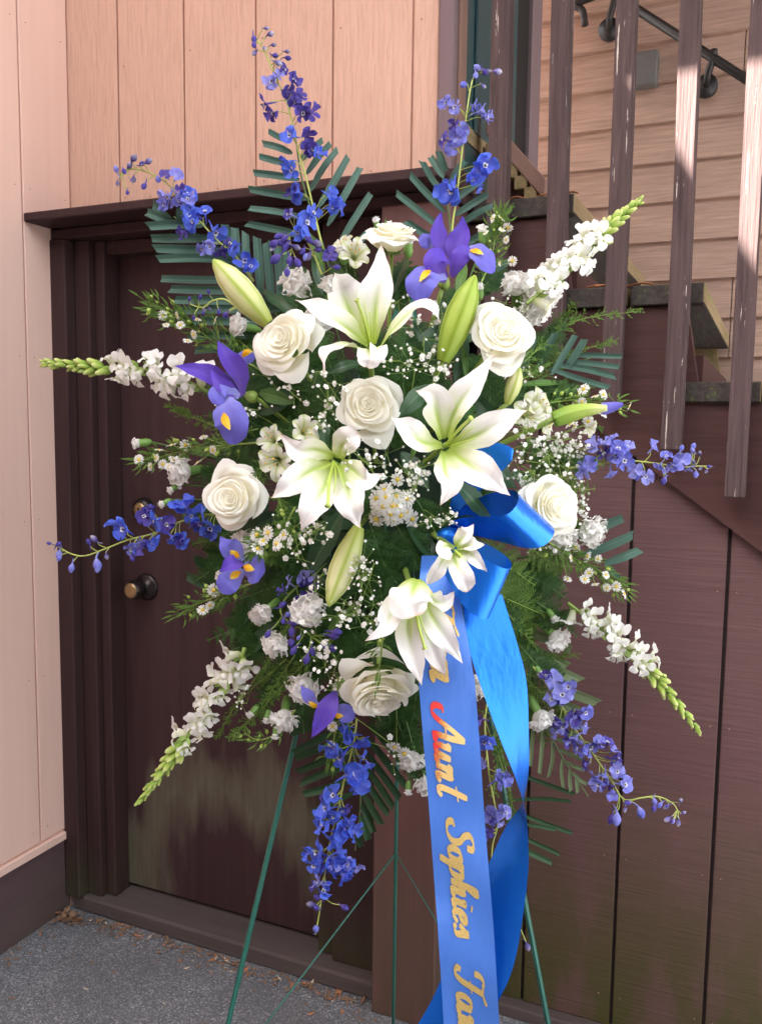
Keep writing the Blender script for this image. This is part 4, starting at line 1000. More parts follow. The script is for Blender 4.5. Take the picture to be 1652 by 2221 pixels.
# ---------------------------------------------------------------- easel and foam
def leg_line(name, root, a, b_, r, mat=M_easel):
    mb = MB(); mb.tube([a, a.lerp(b_, .33), a.lerp(b_, .66), b_], r, 8); part(root, name, mb, mat); return a, b_
ea = thing('wire_easel', 'green wire easel holding up the flower spray', 'easel', (at(850, 2500, 1.5).x, at(850, 2500, 1.5).y, 0))
def grounded(x, y):
    k = F + R*((x-826)/FPX) - U*((y-1110.5)/FPX); return CAM + k*(-EYE/k.z)
apex = at(872, 614, 1.52)
fl, fr_, fb = grounded(394, 2650), grounded(1269, 2650), grounded(850, 2385)
leg_line('leg', ea, apex, fl, .0048); leg_line('leg', ea, apex+R*.01, fr_, .0048); leg_line('leg', ea, apex+R*.004+F*.01, fb, .0036)
def on_leg(a, b_, y):
    best = min((i/200 for i in range(201)), key=lambda t: abs(1110.5-(a.lerp(b_, t)-CAM).dot(U)/((a.lerp(b_, t)-CAM).dot(F))*FPX-y)); return a.lerp(b_, best)
k_ = on_leg(apex+R*.004+F*.01, fb, 1852)
leg_line('brace_wire', ea, k_, on_leg(apex, fl, 2379), .0017); leg_line('brace_wire', ea, k_, on_leg(apex+R*.01, fr_, 2488), .0013)
for s in (-1, 1):
    mb = MB(); mb.tube([at(872+s*100, 1300, 1.50), at(872+s*98, 1330, 1.50), at(872+s*96, 1330, 1.46), at(872+s*96, 1310, 1.44)], .003, 6, n=10); part(ea, 'support_hook', mb, M_easel)
fm = thing('floral_foam', 'dark green floral foam block hidden behind the flowers', 'floral foam', at(830, 1250, 1.47))
mb = MB(); rows, uv = [], []
for i in range(13):
    th = math.pi*i/12; rows.append([at(840+190*math.sin(th)*math.cos(q*math.tau/18), 1080-330*math.cos(th), 1.45+.045*math.sin(th)*math.sin(q*math.tau/18)) for q in range(19)]); uv.append([(0, 0)]*19)
mb.grid(rows, uv); part(fm, 'foam_block', mb, M_foam)
mb = MB()
for k in range(7): mb.tube([at(660+60*k, 780, 1.405), at(655+60*k, 1080, 1.395), at(660+60*k, 1380, 1.405)], .0012, 5, n=8)
part(fm, 'wire_cage', mb, M_easel)

# ---------------------------------------------------------------- ribbon bow with lettered tail
m, n, b = new_mat('blue_satin'); M_ribbon = m
uvs_ = n.nodes.new('ShaderNodeTexCoord').outputs['UV']; mp = n.nodes.new('ShaderNodeMapping'); mp.inputs['Scale'].default_value = (260, 40, 1); n.links.new(uvs_, mp.inputs[0])
wv = noise_tex(n, mp.outputs[0], 1.0, 2)
n.links.new(mix(n, wv, (0.006, 0.150, 0.70), (0.010, 0.185, 0.80)), b.inputs['Base Color'])
b.inputs['Roughness'].default_value = 0.24; b.inputs['Metallic'].default_value = 0.6
cr_ = noise_tex(n, coords(n, 'World', (1, 1, .35)), 26, 3)
bump(n, b, math_(n, 'ADD', math_(n, 'MULTIPLY', wv, .04), cr_), 0.0045, 0.55)
m, n, b = new_mat('blue_matte_ribbon'); M_ribbon2 = m
n.links.new(mix(n, noise_tex(n, coords(n, 'World'), 30, 3), (0.052, 0.165, 0.58), (0.075, 0.205, 0.64)), b.inputs['Base Color'])
b.inputs['Roughness'].default_value = 0.36; b.inputs['Metallic'].default_value = 0.25
bump(n, b, noise_tex(n, coords(n, 'World', (1, 1, .35)), 22, 3), 0.004, 0.5)
m, n, b = new_mat('gold_foil_lettering'); M_gold = m
n.links.new(mix(n, noise_tex(n, coords(n, 'World'), 420, 2, .8), (0.44, 0.25, 0.04), (0.92, 0.70, 0.28)), b.inputs['Base Color']); b.inputs['Roughness'].default_value = 0.38; b.inputs['Metallic'].default_value = 0.5
m, n, b = new_mat('gold_and_red_lettering'); M_goldr = m
sp = n.nodes.new('ShaderNodeSeparateXYZ'); n.links.new(n.nodes.new('ShaderNodeTexCoord').outputs['UV'], sp.inputs[0])
f = math_(n, 'ADD', sp.outputs[1], math_(n, 'MULTIPLY', math_(n, 'SUBTRACT', noise_tex(n, coords(n, 'World'), 120, 3), .5), .5)); f = math_(n, 'ADD', f, math_(n, 'MULTIPLY', sp.outputs[0], .30))
n.links.new(ramp(n, f, [(0.30, (0.72, 0.045, 0.035)), (0.46, (0.60, 0.26, 0.07)), (0.62, (0.82, 0.58, 0.22))]).outputs[0], b.inputs['Base Color']); b.inputs['Roughness'].default_value = 0.4; b.inputs['Metallic'].default_value = 0.25

bow = thing('ribbon_bow', 'bright blue satin ribbon bow with a long plain tail and a gold lettered tail', 'ribbon', at(1000, 1190, 1.3))
def band(name, e1, e2, mat, zf=lambda a, b_: (a, b_), n=48, m_=8, parent=None):
    A = curve([at(*zf(p[0], p[1]), p[2]) for p in e1], n); C_ = curve([at(*zf(p[0], p[1]), p[2]) for p in e2], n)
    mb = MB(); mb.grid([[A[i].lerp(C_[i], j/m_) for j in range(m_+1)] for i in range(n+1)], [[(j/m_, i/n) for j in range(m_+1)] for i in range(n+1)])
    o = part(parent or bow, name, mb, mat)
    return o
T1 = [  # y, left, right, depth
    (1205, 915, 980, 1.245), (1240, 912, 985, 1.215), (1290, 907, 996, 1.200), (1396, 905, 1016, 1.195), (1480, 907, 1030, 1.195), (1600, 918, 1038, 1.200), (1700, 926, 1045, 1.205), (1850, 936, 1057, 1.215),
    (2000, 949, 1068, 1.225), (2126, 956, 1077, 1.235), (2260, 963, 1086, 1.25), (2420, 972, 1098, 1.27)]
def tail_at(y, fx, lift=.0014):
    for a, b_ in zip(T1, T1[1:]):
        if y <= b_[0]:
            t = (y-a[0])/(b_[0]-a[0]); break
    l, r_, d = (lerp(a[i], b_[i], t) for i in (1, 2, 3))
    rip = .0030*math.sin(y/83+2.2*fx) + .0016*math.sin(y/37-3*fx) + .010*(fx-.5)**2*math.sin(y/190)
    return at(lerp(l, r_, fx) + 1.6*math.sin(y/61)*(fx-.5), y, d + .004*fx + rip - lift)
mb = MB(); mb.grid([[tail_at(lerp(1205, 2420, i/120), j/10, 0) for j in range(11)] for i in range(121)], [[(j/10, i/120*4) for j in range(11)] for i in range(121)]); part(bow, 'lettered_tail', mb, M_ribbon2)
rows2 = [((1000, 1285, 1.235), (1088, 1290, 1.25)), ((1018, 1410, 1.215), (1122, 1400, 1.235)), ((1050, 1510, 1.21), (1141, 1480, 1.235)), ((1085, 1605, 1.21), (1146, 1590, 1.24)), ((1118, 1690, 1.215), (1145, 1680, 1.25)),
         ((1139, 1760, 1.22), (1130, 1745, 1.265)), ((1145, 1830, 1.23), (1095, 1795, 1.275)), ((1143, 1910, 1.24), (1060, 1872, 1.28)), ((1118, 2075, 1.26), (1008, 1990, 1.285)), ((1080, 2172, 1.275), (938, 2165, 1.29)), ((1000, 2310, 1.30), (860, 2290, 1.30))]
band('plain_tail', [a for a, _ in rows2], [c_ for _, c_ in rows2], M_ribbon, n=80, m_=10)
band('loop', [(1060, 610, 1.29), (1180, 520, 1.27), (1300, 472, 1.245), (1410, 458, 1.23), (1442, 490, 1.21), (1425, 550, 1.19), (1370, 598, 1.18), (1270, 606, 1.19), (1150, 610, 1.22), (1040, 640, 1.27)],
     [(1060, 660, 1.30), (1250, 650, 1.29), (1430, 640, 1.285), (1560, 638, 1.275), (1632, 660, 1.255), (1642, 705, 1.235), (1590, 768, 1.22), (1490, 786, 1.22), (1340, 750, 1.235), (1060, 680, 1.275)], M_ribbon, z7)
band('loop', [(1040, 760, 1.27), (1150, 742, 1.265), (1260, 762, 1.25), (1370, 830, 1.22), (1404, 885, 1.195), (1360, 900, 1.18), (1260, 850, 1.175), (1150, 790, 1.185), (1030, 770, 1.235)],
     [(990, 790, 1.275), (1050, 900, 1.265), (1120, 1020, 1.25), (1230, 1120, 1.22), (1281, 1165, 1.195), (1238, 1187, 1.18), (1150, 1130, 1.175), (1070, 1020, 1.18), (980, 830, 1.235)], M_ribbon, z7)
band('loop', [(1050, 560, 1.29), (1120, 330, 1.27), (1230, 205, 1.25), (1310, 185, 1.24), (1415, 235, 1.23), (1300, 300, 1.27), (1100, 520, 1.29)],
     [(1080, 600, 1.29), (1200, 480, 1.265), (1290, 390, 1.245), (1345, 356, 1.235), (1405, 285, 1.228), (1360, 340, 1.27), (1120, 560, 1.29)], M_ribbon, z7, n=40)
mb = MB(); mb.ball(at(975, 1165, 1.265), .016, 10, 6, ax=R, stretch=1.3); part(bow, 'knot', mb, M_ribbon)
# lettering: brush-script strokes laid on the tail, reading downwards
GL = {
 'F': (.54, [[(-.02, .66), (.0, .84), (.12, .96), (.26, .93), (.46, .93), (.66, 1.02)], [(.40, .92), (.32, .6), (.22, .2), (.08, .0), (-.06, .08), (-.03, .2)], [(.16, .50), (.46, .53)]]),
 'r': (.34, [[(0, .36), (.10, .5), (.07, .25), (.04, 0)], [(.07, .28), (.20, .48), (.30, .42)]]),
 'o': (.36, [[(.2, .5), (.06, .40), (.03, .14), (.14, 0), (.28, .12), (.30, .36), (.2, .5), (.34, .44)]]),
 'm': (.62, [[(0, .36), (.09, .5), (.05, 0)], [(.07, .26), (.20, .5), (.25, .40), (.20, 0)], [(.22, .26), (.36, .5), (.42, .40), (.37, .06), (.44, 0), (.54, .12)]]),
 'A': (.78, [[(.06, .36), (-.06, .34), (-.08, .12), (.06, .0), (.22, .14), (.42, .62), (.60, 1.0)], [(.60, 1.0), (.62, .55), (.60, .06), (.68, 0), (.76, .1)], [(.24, .38), (.66, .42)]]),
 'u': (.50, [[(0, .40), (.09, .5), (.06, .15), (.14, 0), (.26, .14), (.34, .5)], [(.34, .5), (.31, .1), (.38, 0), (.48, .12)]]),
 'n': (.46, [[(0, .38), (.09, .5), (.05, 0)], [(.07, .26), (.22, .5), (.28, .4), (.24, .06), (.31, 0), (.42, .12)]]),
 't': (.36, [[(.20, .95), (.12, .4), (.10, .1), (.18, 0), (.30, .12)], [(-.02, .60), (.34, .64)]]),
 'S': (.58, [[(.50, .74), (.50, .94), (.34, 1.0), (.18, .88), (.24, .66), (.40, .46), (.42, .18), (.24, 0), (.02, .04), (-.06, .22), (.06, .30)]]),
 'p': (.44, [[(.02, .42), (.10, .5), (.05, 0), (-.02, -.36)], [(.08, .32), (.22, .5), (.33, .40), (.30, .12), (.16, 0), (.05, .08)]]),
 'h': (.46, [[(.08, .55), (.22, .92), (.16, 1.0), (.10, .7), (.05, 0)], [(.07, .26), (.22, .5), (.28, .4), (.24, .06), (.31, 0), (.42, .12)]]),
 'i': (.26, [[(.02, .38), (.09, .5), (.06, .12), (.12, 0), (.22, .12)], [(.13, .70), (.15, .76)]]),
 'e': (.36, [[(.05, .20), (.20, .28), (.27, .42), (.17, .5), (.05, .34), (.05, .10), (.15, 0), (.32, .14)]]),
 's': (.32, [[(.0, .2), (.14, .40), (.20, .52), (.22, .30), (.24, .08), (.12, 0), (.0, .06)]]),
 'a': (.48, [[(.30, .44), (.16, .5), (.04, .30), (.05, .06), (.15, .02), (.26, .22), (.32, .5)], [(.32, .5), (.29, .10), (.36, 0), (.46, .12)]]),
 'l': (.28, [[(.08, .45), (.24, .9), (.18, 1.0), (.09, .6), (.06, .12), (.14, 0), (.24, .12)]]),
 'y': (.46, [[(0, .4), (.08, .5), (.06, .16), (.14, .02), (.26, .14), (.34, .5)], [(.34, .5), (.30, .0), (.20, -.34), (.06, -.30)]]),
}
def word(txt, y0, y1, base, cap, mat, wpen=.085):
    tot = sum(GL[c_][0] for c_ in txt); k = (y1-y0)/tot; x = 0
    for ch in txt:
        adv, strokes = GL[ch]; mb = MB()
        for si, st_ in enumerate(strokes):
            cs = curve([Vector((a, b_, 0)) for a, b_ in st_], max(4, 5*len(st_))); rows, uvs = [], []
            for i, p in enumerate(cs):
                T = (cs[min(i+1, len(cs)-1)]-cs[max(0, i-1)]); T = T.normalized() if T.length > 1e-9 else Vector((1, 0, 0))
                hw = wpen*(.30+.78*abs(T.y*.94+T.x*-.1)); hw *= 1 if 0 < i < len(cs)-1 else .75
                nv = Vector((-T.y, T.x, 0)); row = []
                for s in (1, 0, -1):
                    q = p + nv*hw*s; qx = q.x + .20*q.y
                    row.append(tail_at(y0 + (x+qx)*k, base + cap*q.y) + B*(.0003*si))
                rows.append(row); uvs.append([(x+p.x, p.y)]*3)
            mb.grid(rows, uvs)
        part(bow, 'letter', mb, mat, label=None); x += adv
word('From', 1290, 1484, .22, .60, M_gold, .075); word('Aunt', 1534, 1730, .19, .55, M_goldr, .075); word('Sophies', 1782, 2030, .30, .46, M_gold, .088); word('Family', 2102, 2350, .26, .52, M_gold, .078)

# ---------------------------------------------------------------- palm fronds
def rx(y): return 400 + (y-462)*.92
palm('grey green trimmed palm frond with combed leaflets above the left snapdragon', [(628, 712), (500, 575), (378, 470)],
     [((rx(y)+20, y+yo), (x, y)) for x, y, yo in ((321, 491, -4), (329, 517, 0), (335, 539, 2), (343, 563, 3), (350, 605, 0), (369, 627, 3), (378, 651, 0), (383, 674, -2), (402, 698, 0), (412, 728, -6), (423, 760, -12))]
     + [((378, 487), (332, 444)), ((380, 488), (319, 461)), ((396, 490), (394, 449))]
     + [(b_, t_) for b_, t_ in (((500, 582), (488, 487)), ((520, 600), (509, 494)), ((545, 622), (533, 505)), ((566, 645), (557, 515)), ((590, 672), (578, 525)), ((612, 692), (602, 532)), ((630, 700), (622, 545)))], 1.42, M_palm, 21)
palm('grey green trimmed palm frond fanning out behind the tallest delphinium', [(720, 600), (690, 500), (655, 390), (640, 290)],
     [((630, 308), (582, 285)), ((634, 333), (570, 312)), ((642, 358), (562, 340)), ((650, 390), (550, 375)), ((668, 432), (540, 410)), ((678, 478), (540, 452)), ((690, 520), (535, 485)), ((652, 350), (700, 305)), ((665, 378), (717, 312)), ((673, 415), (732, 325)), ((690, 450), (755, 340)), ((710, 490), (781, 364)), ((735, 530), (804, 420)), ((765, 560), (800, 500))], 1.43, M_palm, 17)
palm('grey green trimmed palm frond behind the topmost iris', [(985, 600), (975, 480), (950, 330)],
     [((968, 372), (951, 328)), ((962, 385), (933, 340)), ((960, 420), (914, 350)), ((965, 460), (889, 380)), ((960, 500), (859, 420)), ((965, 535), (880, 480)), ((975, 400), (1010, 350)), ((980, 440), (1046, 392)), ((985, 468), (1058, 422)), ((988, 495), (1068, 448)), ((1000, 535), (1080, 482)), ((1010, 622), (1100, 568)), ((1020, 652), (1112, 592))], 1.44, M_palm, 17)
palm('grey green trimmed palm leaflets right of the upper right rose', [(1120, 850), (1200, 808), (1290, 772)],
     [((1240, 770), (1348, 773), 13), ((1225, 782), (1342, 796), 13), ((1200, 790), (1333, 817), 15), ((1190, 800), (1319, 842), 15), ((1165, 798), (1203, 722)), ((1195, 813), (1246, 727)), ((1226, 800), (1267, 736)), ((1130, 820), (1160, 730))], 1.40, M_palm, 17)
palm('grey green blunt palm leaflets pointing right beside the rightmost rose', [(1120, 1210), (1240, 1200), (1320, 1215)],
     [((1250, 1165), (1350, 1124), 22), ((1262, 1205), (1372, 1160), 24), ((1310, 1222), (1386, 1192), 22), ((1310, 1215), (1342, 1258), 15)], 1.41, M_palm, 22)
palm('pale olive palm leaflets stacked right of the plain blue ribbon tail', [(1110, 1290), (1150, 1400), (1195, 1565)],
     [((1130, 1222), (1216, 1236)), ((1130, 1250), (1225, 1268)), ((1110, 1312), (1246, 1341)), ((1110, 1360), (1238, 1410)), ((1120, 1395), (1230, 1445)), ((1170, 1440), (1257, 1477)), ((1180, 1478), (1296, 1525)), ((1180, 1512), (1260, 1545)), ((1190, 1545), (1262, 1580), 12), ((1195, 1570), (1256, 1602), 12)], 1.43, M_palmo, 25)
palm('dark green palm frond hanging behind the lowest rose', [(745, 1530), (773, 1671), (782, 1741), (770, 1845)],
     [((715, 1560), (629, 1592)), ((735, 1582), (636, 1632)), ((742, 1600), (640, 1645)), ((750, 1630), (644, 1674)), ((756, 1660), (652, 1699)), ((762, 1690), (658, 1722)), ((768, 1718), (676, 1762)), ((800, 1570), (905, 1690)), ((796, 1600), (884, 1710)), ((795, 1632), (867, 1731)), ((792, 1660), (853, 1750)), ((790, 1690), (842, 1765)), ((787, 1718), (827, 1788)), ((784, 1745), (810, 1805)), ((780, 1770), (798, 1822)), ((776, 1795), (785, 1836))], 1.46, M_palmd, 18)
palm('feathery olive palm frond drooping above the lower right delphinium', [(1120, 1500), (1180, 1577), (1232, 1665), (1275, 1728)],
     [((1157, 1560), (1150, 1662)), ((1176, 1578), (1169, 1678)), ((1197, 1605), (1188, 1686)), ((1218, 1645), (1220, 1708)), ((1235, 1668), (1237, 1716)), ((1248, 1688), (1252, 1720)), ((1180, 1580), (1248, 1588)), ((1192, 1600), (1256, 1612)), ((1208, 1625), (1265, 1648)), ((1222, 1650), (1268, 1670)), ((1240, 1675), (1272, 1700))], 1.43, M_palmo, 10)
palm('spiky dark green leaflets right of the lower plain ribbon tail', [(1080, 1600), (1110, 1750), (1100, 1850)],
     [((1100, 1670), (1244, 1722)), ((1105, 1735), (1236, 1737)), ((1100, 1755), (1240, 1807)), ((1095, 1800), (1212, 1852)), ((1090, 1820), (1196, 1872), 14), ((1095, 1780), (1205, 1800), 9)], 1.46, M_palmd, 11)
palm('two short dark green palm leaflets below the left blue delphinium', [(520, 1270), (480, 1262), (440, 1250)], [((490, 1240), (421, 1213)), ((475, 1285), (405, 1250)), ((500, 1300), (436, 1330), 16)], 1.43, M_palmd, 23)

# ---------------------------------------------------------------- ferns and leaves
rnd = random.Random(3)
for i, (b0, t0, w, lt) in enumerate([
    ((770, 930), (600, 850), 62, 0), ((740, 980), (590, 930), 60, 0), ((700, 900), (655, 800), 52, 0), ((700, 1250), (520, 1300), 60, 0), ((660, 1240), (500, 1215), 55, 0), ((800, 1130), (880, 1290), 66, 0), ((770, 1180), (830, 1330), 60, 0),
    ((860, 1140), (905, 1235), 55, 0), ((1000, 1180), (1160, 1270), 60, 1), ((1040, 1220), (1190, 1330), 62, 1), ((1060, 1260), (1150, 1420), 56, 1), ((1040, 800), (1060, 880), 50, 0), ((950, 780), (880, 800), 50, 0), ((620, 930), (470, 990), 55, 0), ((600, 1000), (440, 1050), 50, 0),
    ((640, 1140), (560, 1180), 48, 0), ((760, 1400), (640, 1480), 55, 0), ((720, 1380), (600, 1440), 55, 0), ((830, 1400), (830, 1470), 50, 0), ((900, 1440), (880, 1600), 50, 0), ((860, 1560), (900, 1700), 45, 0), ((1120, 960), (1260, 1000), 60, 0), ((1130, 1010), (1290, 1060), 55, 1), ((1110, 800), (1230, 760), 55, 1), ((1090, 860), (1210, 880), 50, 0),
    ((680, 620), (600, 600), 50, 0), ((760, 640), (720, 560), 45, 0), ((900, 640), (880, 560), 45, 0), ((1030, 640), (1090, 560), 45, 0), ((600, 760), (470, 720), 48, 0), ((1140, 1180), (1250, 1230), 50, 1), ((940, 850), (900, 920), 48, 0), ((800, 1040), (760, 1110), 52, 0), ((900, 1080), (960, 1150), 48, 0), ((720, 1290), (700, 1400), 52, 0), ((800, 1350), (760, 1450), 50, 0), ((1130, 1480), (1180, 1620), 44, 1)]):
    fern(b0, t0, w, light=bool(lt), seed=i, n=10, d0=depth0(*b0)+.04, d1=depth0(*t0)+.03)
for c0, lv in [
    ((1000, 1060), [((985, 1040), (1074, 1140), 24, .03)]), ((880, 880), [((930, 835), (862, 905), 20, .02)]), ((730, 785), [((790, 785), (700, 812), 14, .02)]), ((700, 1150), [((745, 1100), (660, 1260), 26, .01)]), ((690, 1290), [((730, 1200), (640, 1330), 20, 0)]),
    ((600, 660), [((565, 625), (640, 690), 18, .02)]), ((720, 950), [((700, 900), (706, 975), 13, .025)]), ((1000, 760), [((1010, 720), (985, 830), 16, .01)]), ((960, 700), [((975, 790), (950, 640), 20, 0)]), ((830, 1440), [((800, 1380), (800, 1480), 20, 0)]),
    ((1085, 1020), [((1060, 1000), (1120, 1060), 20, .01)]), ((900, 760), [((870, 800), (960, 700), 20, .0)]), ((920, 1010), [((870, 980), (930, 1060), 22, 0)]), ((600, 880), [((640, 850), (560, 900), 22, 0)]), ((560, 960), [((620, 950), (500, 940), 20, -.01)]),
    ((1150, 1060), [((1110, 1020), (1180, 1080), 20, 0)]), ((1130, 900), [((1080, 880), (1180, 930), 20, 0)]), ((690, 560), [((700, 640), (680, 540), 14, .01)]), ((860, 560), [((850, 640), (880, 560), 16, .0)]), ((640, 1060), [((700, 1050), (610, 1110), 22, -.01)]),
    ((560, 1120), [((620, 1110), (520, 1160), 22, -.01)]), ((760, 1480), [((790, 1420), (730, 1530), 20, -.01)]), ((930, 1180), [((880, 1130), (960, 1230), 24, -.01)]), ((800, 1250), [((780, 1160), (800, 1300), 26, -.02)]), ((500, 1350), [((560, 1300), (480, 1390), 20, -.02)]), ((540, 1420), [((600, 1350), (520, 1430), 20, -.02)]), ((880, 1640), [((860, 1580), (880, 1660), 16, -.02)]), ((1060, 930), [((1030, 860), (1080, 940), 20, -.01)])]:
    leaf_sprig(c0, lv, M_leafd)
for c0, lv, ds in [((840, 510), [((838, 560), (836, 473), 8, .07)], 'narrow bright green leaf standing in front of the topmost rose'), ((1190, 833), [((1110, 836), (1245, 830), 9, .01)], 'long bright green blade pointing right below the upper right rose'),
                   ((590, 860), [((560, 850), (640, 875), 17, .02)], 'broad light green leaf right of the left purple iris'), ((600, 1190), [((570, 1215), (660, 1150), 12, .01)], 'light green blade behind the lower left iris'), ((735, 1450), [((715, 1540), (760, 1400), 10, .0)], 'long green blade rising above the lowest iris'),
                   ((700, 530), [((705, 590), (672, 505), 11, .02)], 'pale green leaf beside the violet bud cluster'), ((1010, 800), [((1012, 830), (1000, 735), 8, .03)], 'narrow green leaf beside the upright green lily bud'), ((890, 960), [((910, 940), (890, 1000), 8, .02)], 'small pale green leaf left of the large central-right lily'),
                   ((745, 1330), [((770, 1310), (700, 1380), 12, .01)], "light green leaf above the lower baby's breath"), ((1015, 610), [((990, 640), (1010, 570), 13, .0)], 'green leaf standing behind the upright green lily bud')]:
    leaf_sprig(c0, lv, M_leafl, label=ds, grp='bright narrow leaves')
for i, pth in enumerate([
    [(1110, 800), (1190, 720), (1245, 660)], [(1130, 790), (1240, 700), (1380, 675)], [(1120, 830), (1230, 770), (1330, 740)], [(620, 1430), (520, 1520), (470, 1600)], [(640, 1420), (560, 1540), (500, 1600)], [(700, 1400), (620, 1480), (540, 1570)], [(620, 820), (520, 740), (420, 650)], [(560, 930), (450, 960), (340, 1000)],
    [(520, 940), (430, 910), (370, 880)], [(1140, 1000), (1240, 1010), (1330, 980)], [(1150, 1060), (1230, 1110), (1270, 1180)], [(1100, 1330), (1180, 1420), (1250, 1420)], [(1100, 1300), (1200, 1340), (1240, 1330)], [(1120, 1450), (1190, 1520), (1230, 1560)], [(560, 1240), (480, 1310), (430, 1330)], [(540, 1180), (470, 1170), (420, 1180)],
    [(1020, 560), (1070, 500), (1100, 455)], [(1060, 1500), (1080, 1620), (1070, 1720)], [(1050, 1560), (1100, 1700), (1110, 1800)], [(500, 1040), (540, 1090), (510, 1150)], [(600, 960), (560, 1040), (540, 1100)], [(1100, 1400), (1150, 1480), (1150, 1560)], [(640, 1330), (590, 1420), (560, 1480)],
    [(1140, 930), (1230, 900), (1300, 930)], [(600, 1060), (620, 1160), (590, 1220)]]):
    wisp(pth, seed=i, n=95, ln=[34, 34, 30, 26][i % 4], mat=M_wisp if i % 3 else M_fernl, dz=-.01 if i in (19, 20, 21) else .0)

# mid layer of fern between the blooms
rnd = random.Random(77)
for i in range(30):
    an = i*2.39996+.6; q = .45+.45*((i*7) % 30)/30; x, y = 830+390*q*math.cos(an), 1090+470*q*math.sin(an)
    fern((x-(x-830)*.3, y-(y-1090)*.3), (x+(x-830)*.12+rnd.uniform(-25, 25), y+(y-1090)*.12+rnd.uniform(-25, 25)), rnd.uniform(50, 70), seed=300+i, n=10, d0=depth0(x, y)+.03, d1=depth0(x, y)+.02)
for i, (b0, t0, w) in enumerate([((600, 960), (440, 900), 50), ((590, 1010), (400, 1040), 46), ((600, 1180), (430, 1170), 44), ((620, 1230), (450, 1390), 56), ((640, 1300), (500, 1450), 56), ((680, 1380), (560, 1560), 50), ((1090, 1230), (1230, 1300), 50), ((1100, 1300), (1250, 1380), 50), ((1110, 1380), (1240, 1480), 46), ((1060, 1420), (1100, 1580), 40),
                                 ((1140, 960), (1310, 1010), 44), ((1130, 860), (1290, 840), 40), ((1110, 780), (1230, 690), 44), ((580, 880), (430, 850), 40), ((620, 800), (470, 770), 44), ((690, 1450), (660, 1600), 44), ((880, 1560), (930, 1700), 40), ((760, 1560), (720, 1690), 36)]):
    fern(b0, t0, w, seed=400+i, n=11, d0=1.40, d1=1.42)
# a deeper layer of dark leaves and fern filling the heart of the spray
rnd = random.Random(21)
for i in range(34):
    an = i*2.39996; q = math.sqrt((i+.5)/34)*.86; x, y = 830+400*q*math.cos(an), 1080+480*q*math.sin(an)
    tx, ty = x+(x-830)*.25+rnd.uniform(-60, 60), y+(y-1080)*.25+rnd.uniform(-50, 50)
    if i % 2: leaf_sprig((x, y), [((x, y), (tx, ty), rnd.uniform(22, 32)), ((x+rnd.uniform(-30, 30), y+rnd.uniform(-30, 30)), (tx+rnd.uniform(-70, 70), ty+rnd.uniform(-70, 70)), rnd.uniform(20, 28))], M_leafd, dz=.09, desc='pair of dark glossy filler leaves')
    else: fern((x, y), (x+(tx-x)*1.3+rnd.uniform(-40, 40), y+(ty-y)*1.3), rnd.uniform(60, 80), seed=100+i, n=11, d0=depth0(x, y)+.09, d1=depth0(tx, ty)+.06)
for i in range(16):                                        # fern tips peeping past the rim
    an = i*math.tau/16+rnd.uniform(-.15, .15); x, y = 830+300*math.cos(an), 1080+400*math.sin(an)
    fern((x, y), (830+rnd.uniform(390, 440)*math.cos(an), 1080+rnd.uniform(500, 560)*math.sin(an)), rnd.uniform(42, 58), seed=200+i, n=11, light=(i in (0, 1, 2)), d0=1.41, d1=1.43)

# ---------------------------------------------------------------- lilies
lily('large white lily facing up with tall pointed petals, upper middle of the spray', (600, 960), 1.235, [
    ([(560, 930), (480, 730), (440, 620), (400, 548, .03)], 41, dict(n=(.3, -.2, 1), cup=.3)),
    ([(620, 950), (630, 760, .015), (655, 580, .02), (672, 402, .0)], 38, dict(n=(-.25, 0, 1), cup=.25)),
    ([(590, 960), (470, 850, .03), (330, 760, .05), (182, 702, .04)], 30, dict(n=(-.1, .5, 1), cup=.2)),
    ([(580, 985, .01), (450, 955, .05), (360, 1000, .07), (338, 1112, .07)], 28, dict(n=(0, .8, .6), n2=(-.9, .1, .6), cup=.1)),
    ([(650, 990), (740, 860, .03), (860, 745, .05), (960, 750, .06), (997, 832, .065)], 24, dict(n=(-.3, .8, .8), n2=(.7, .5, .6), cup=.15)),
    ([(610, 985, .0), (600, 985, .05), (600, 1030, .075), (585, 1085, .07)], 26, dict(n=(0, .9, .5), n2=(0, -.1, 1), prof=OVAL, cup=.2)),
    ([(635, 975, .01), (645, 965, .055), (650, 1000, .075), (632, 1060, .075)], 19, dict(n=(0, .9, .5), n2=(.3, 0, 1), prof=OVAL, cup=.3)),
    ], [[(608, 965, .01), (575, 830, .04), (528, 702, .06)]], [[(612, 965, .01), (590, 830, .03), (570, 720, .035)], [(600, 965, .01), (560, 850, .04), (545, 760, .04)], [(620, 965, .01), (640, 850, .03), (645, 760, .03)], [(615, 965, .01), (610, 860, .05), (600, 770, .06)]], z4)
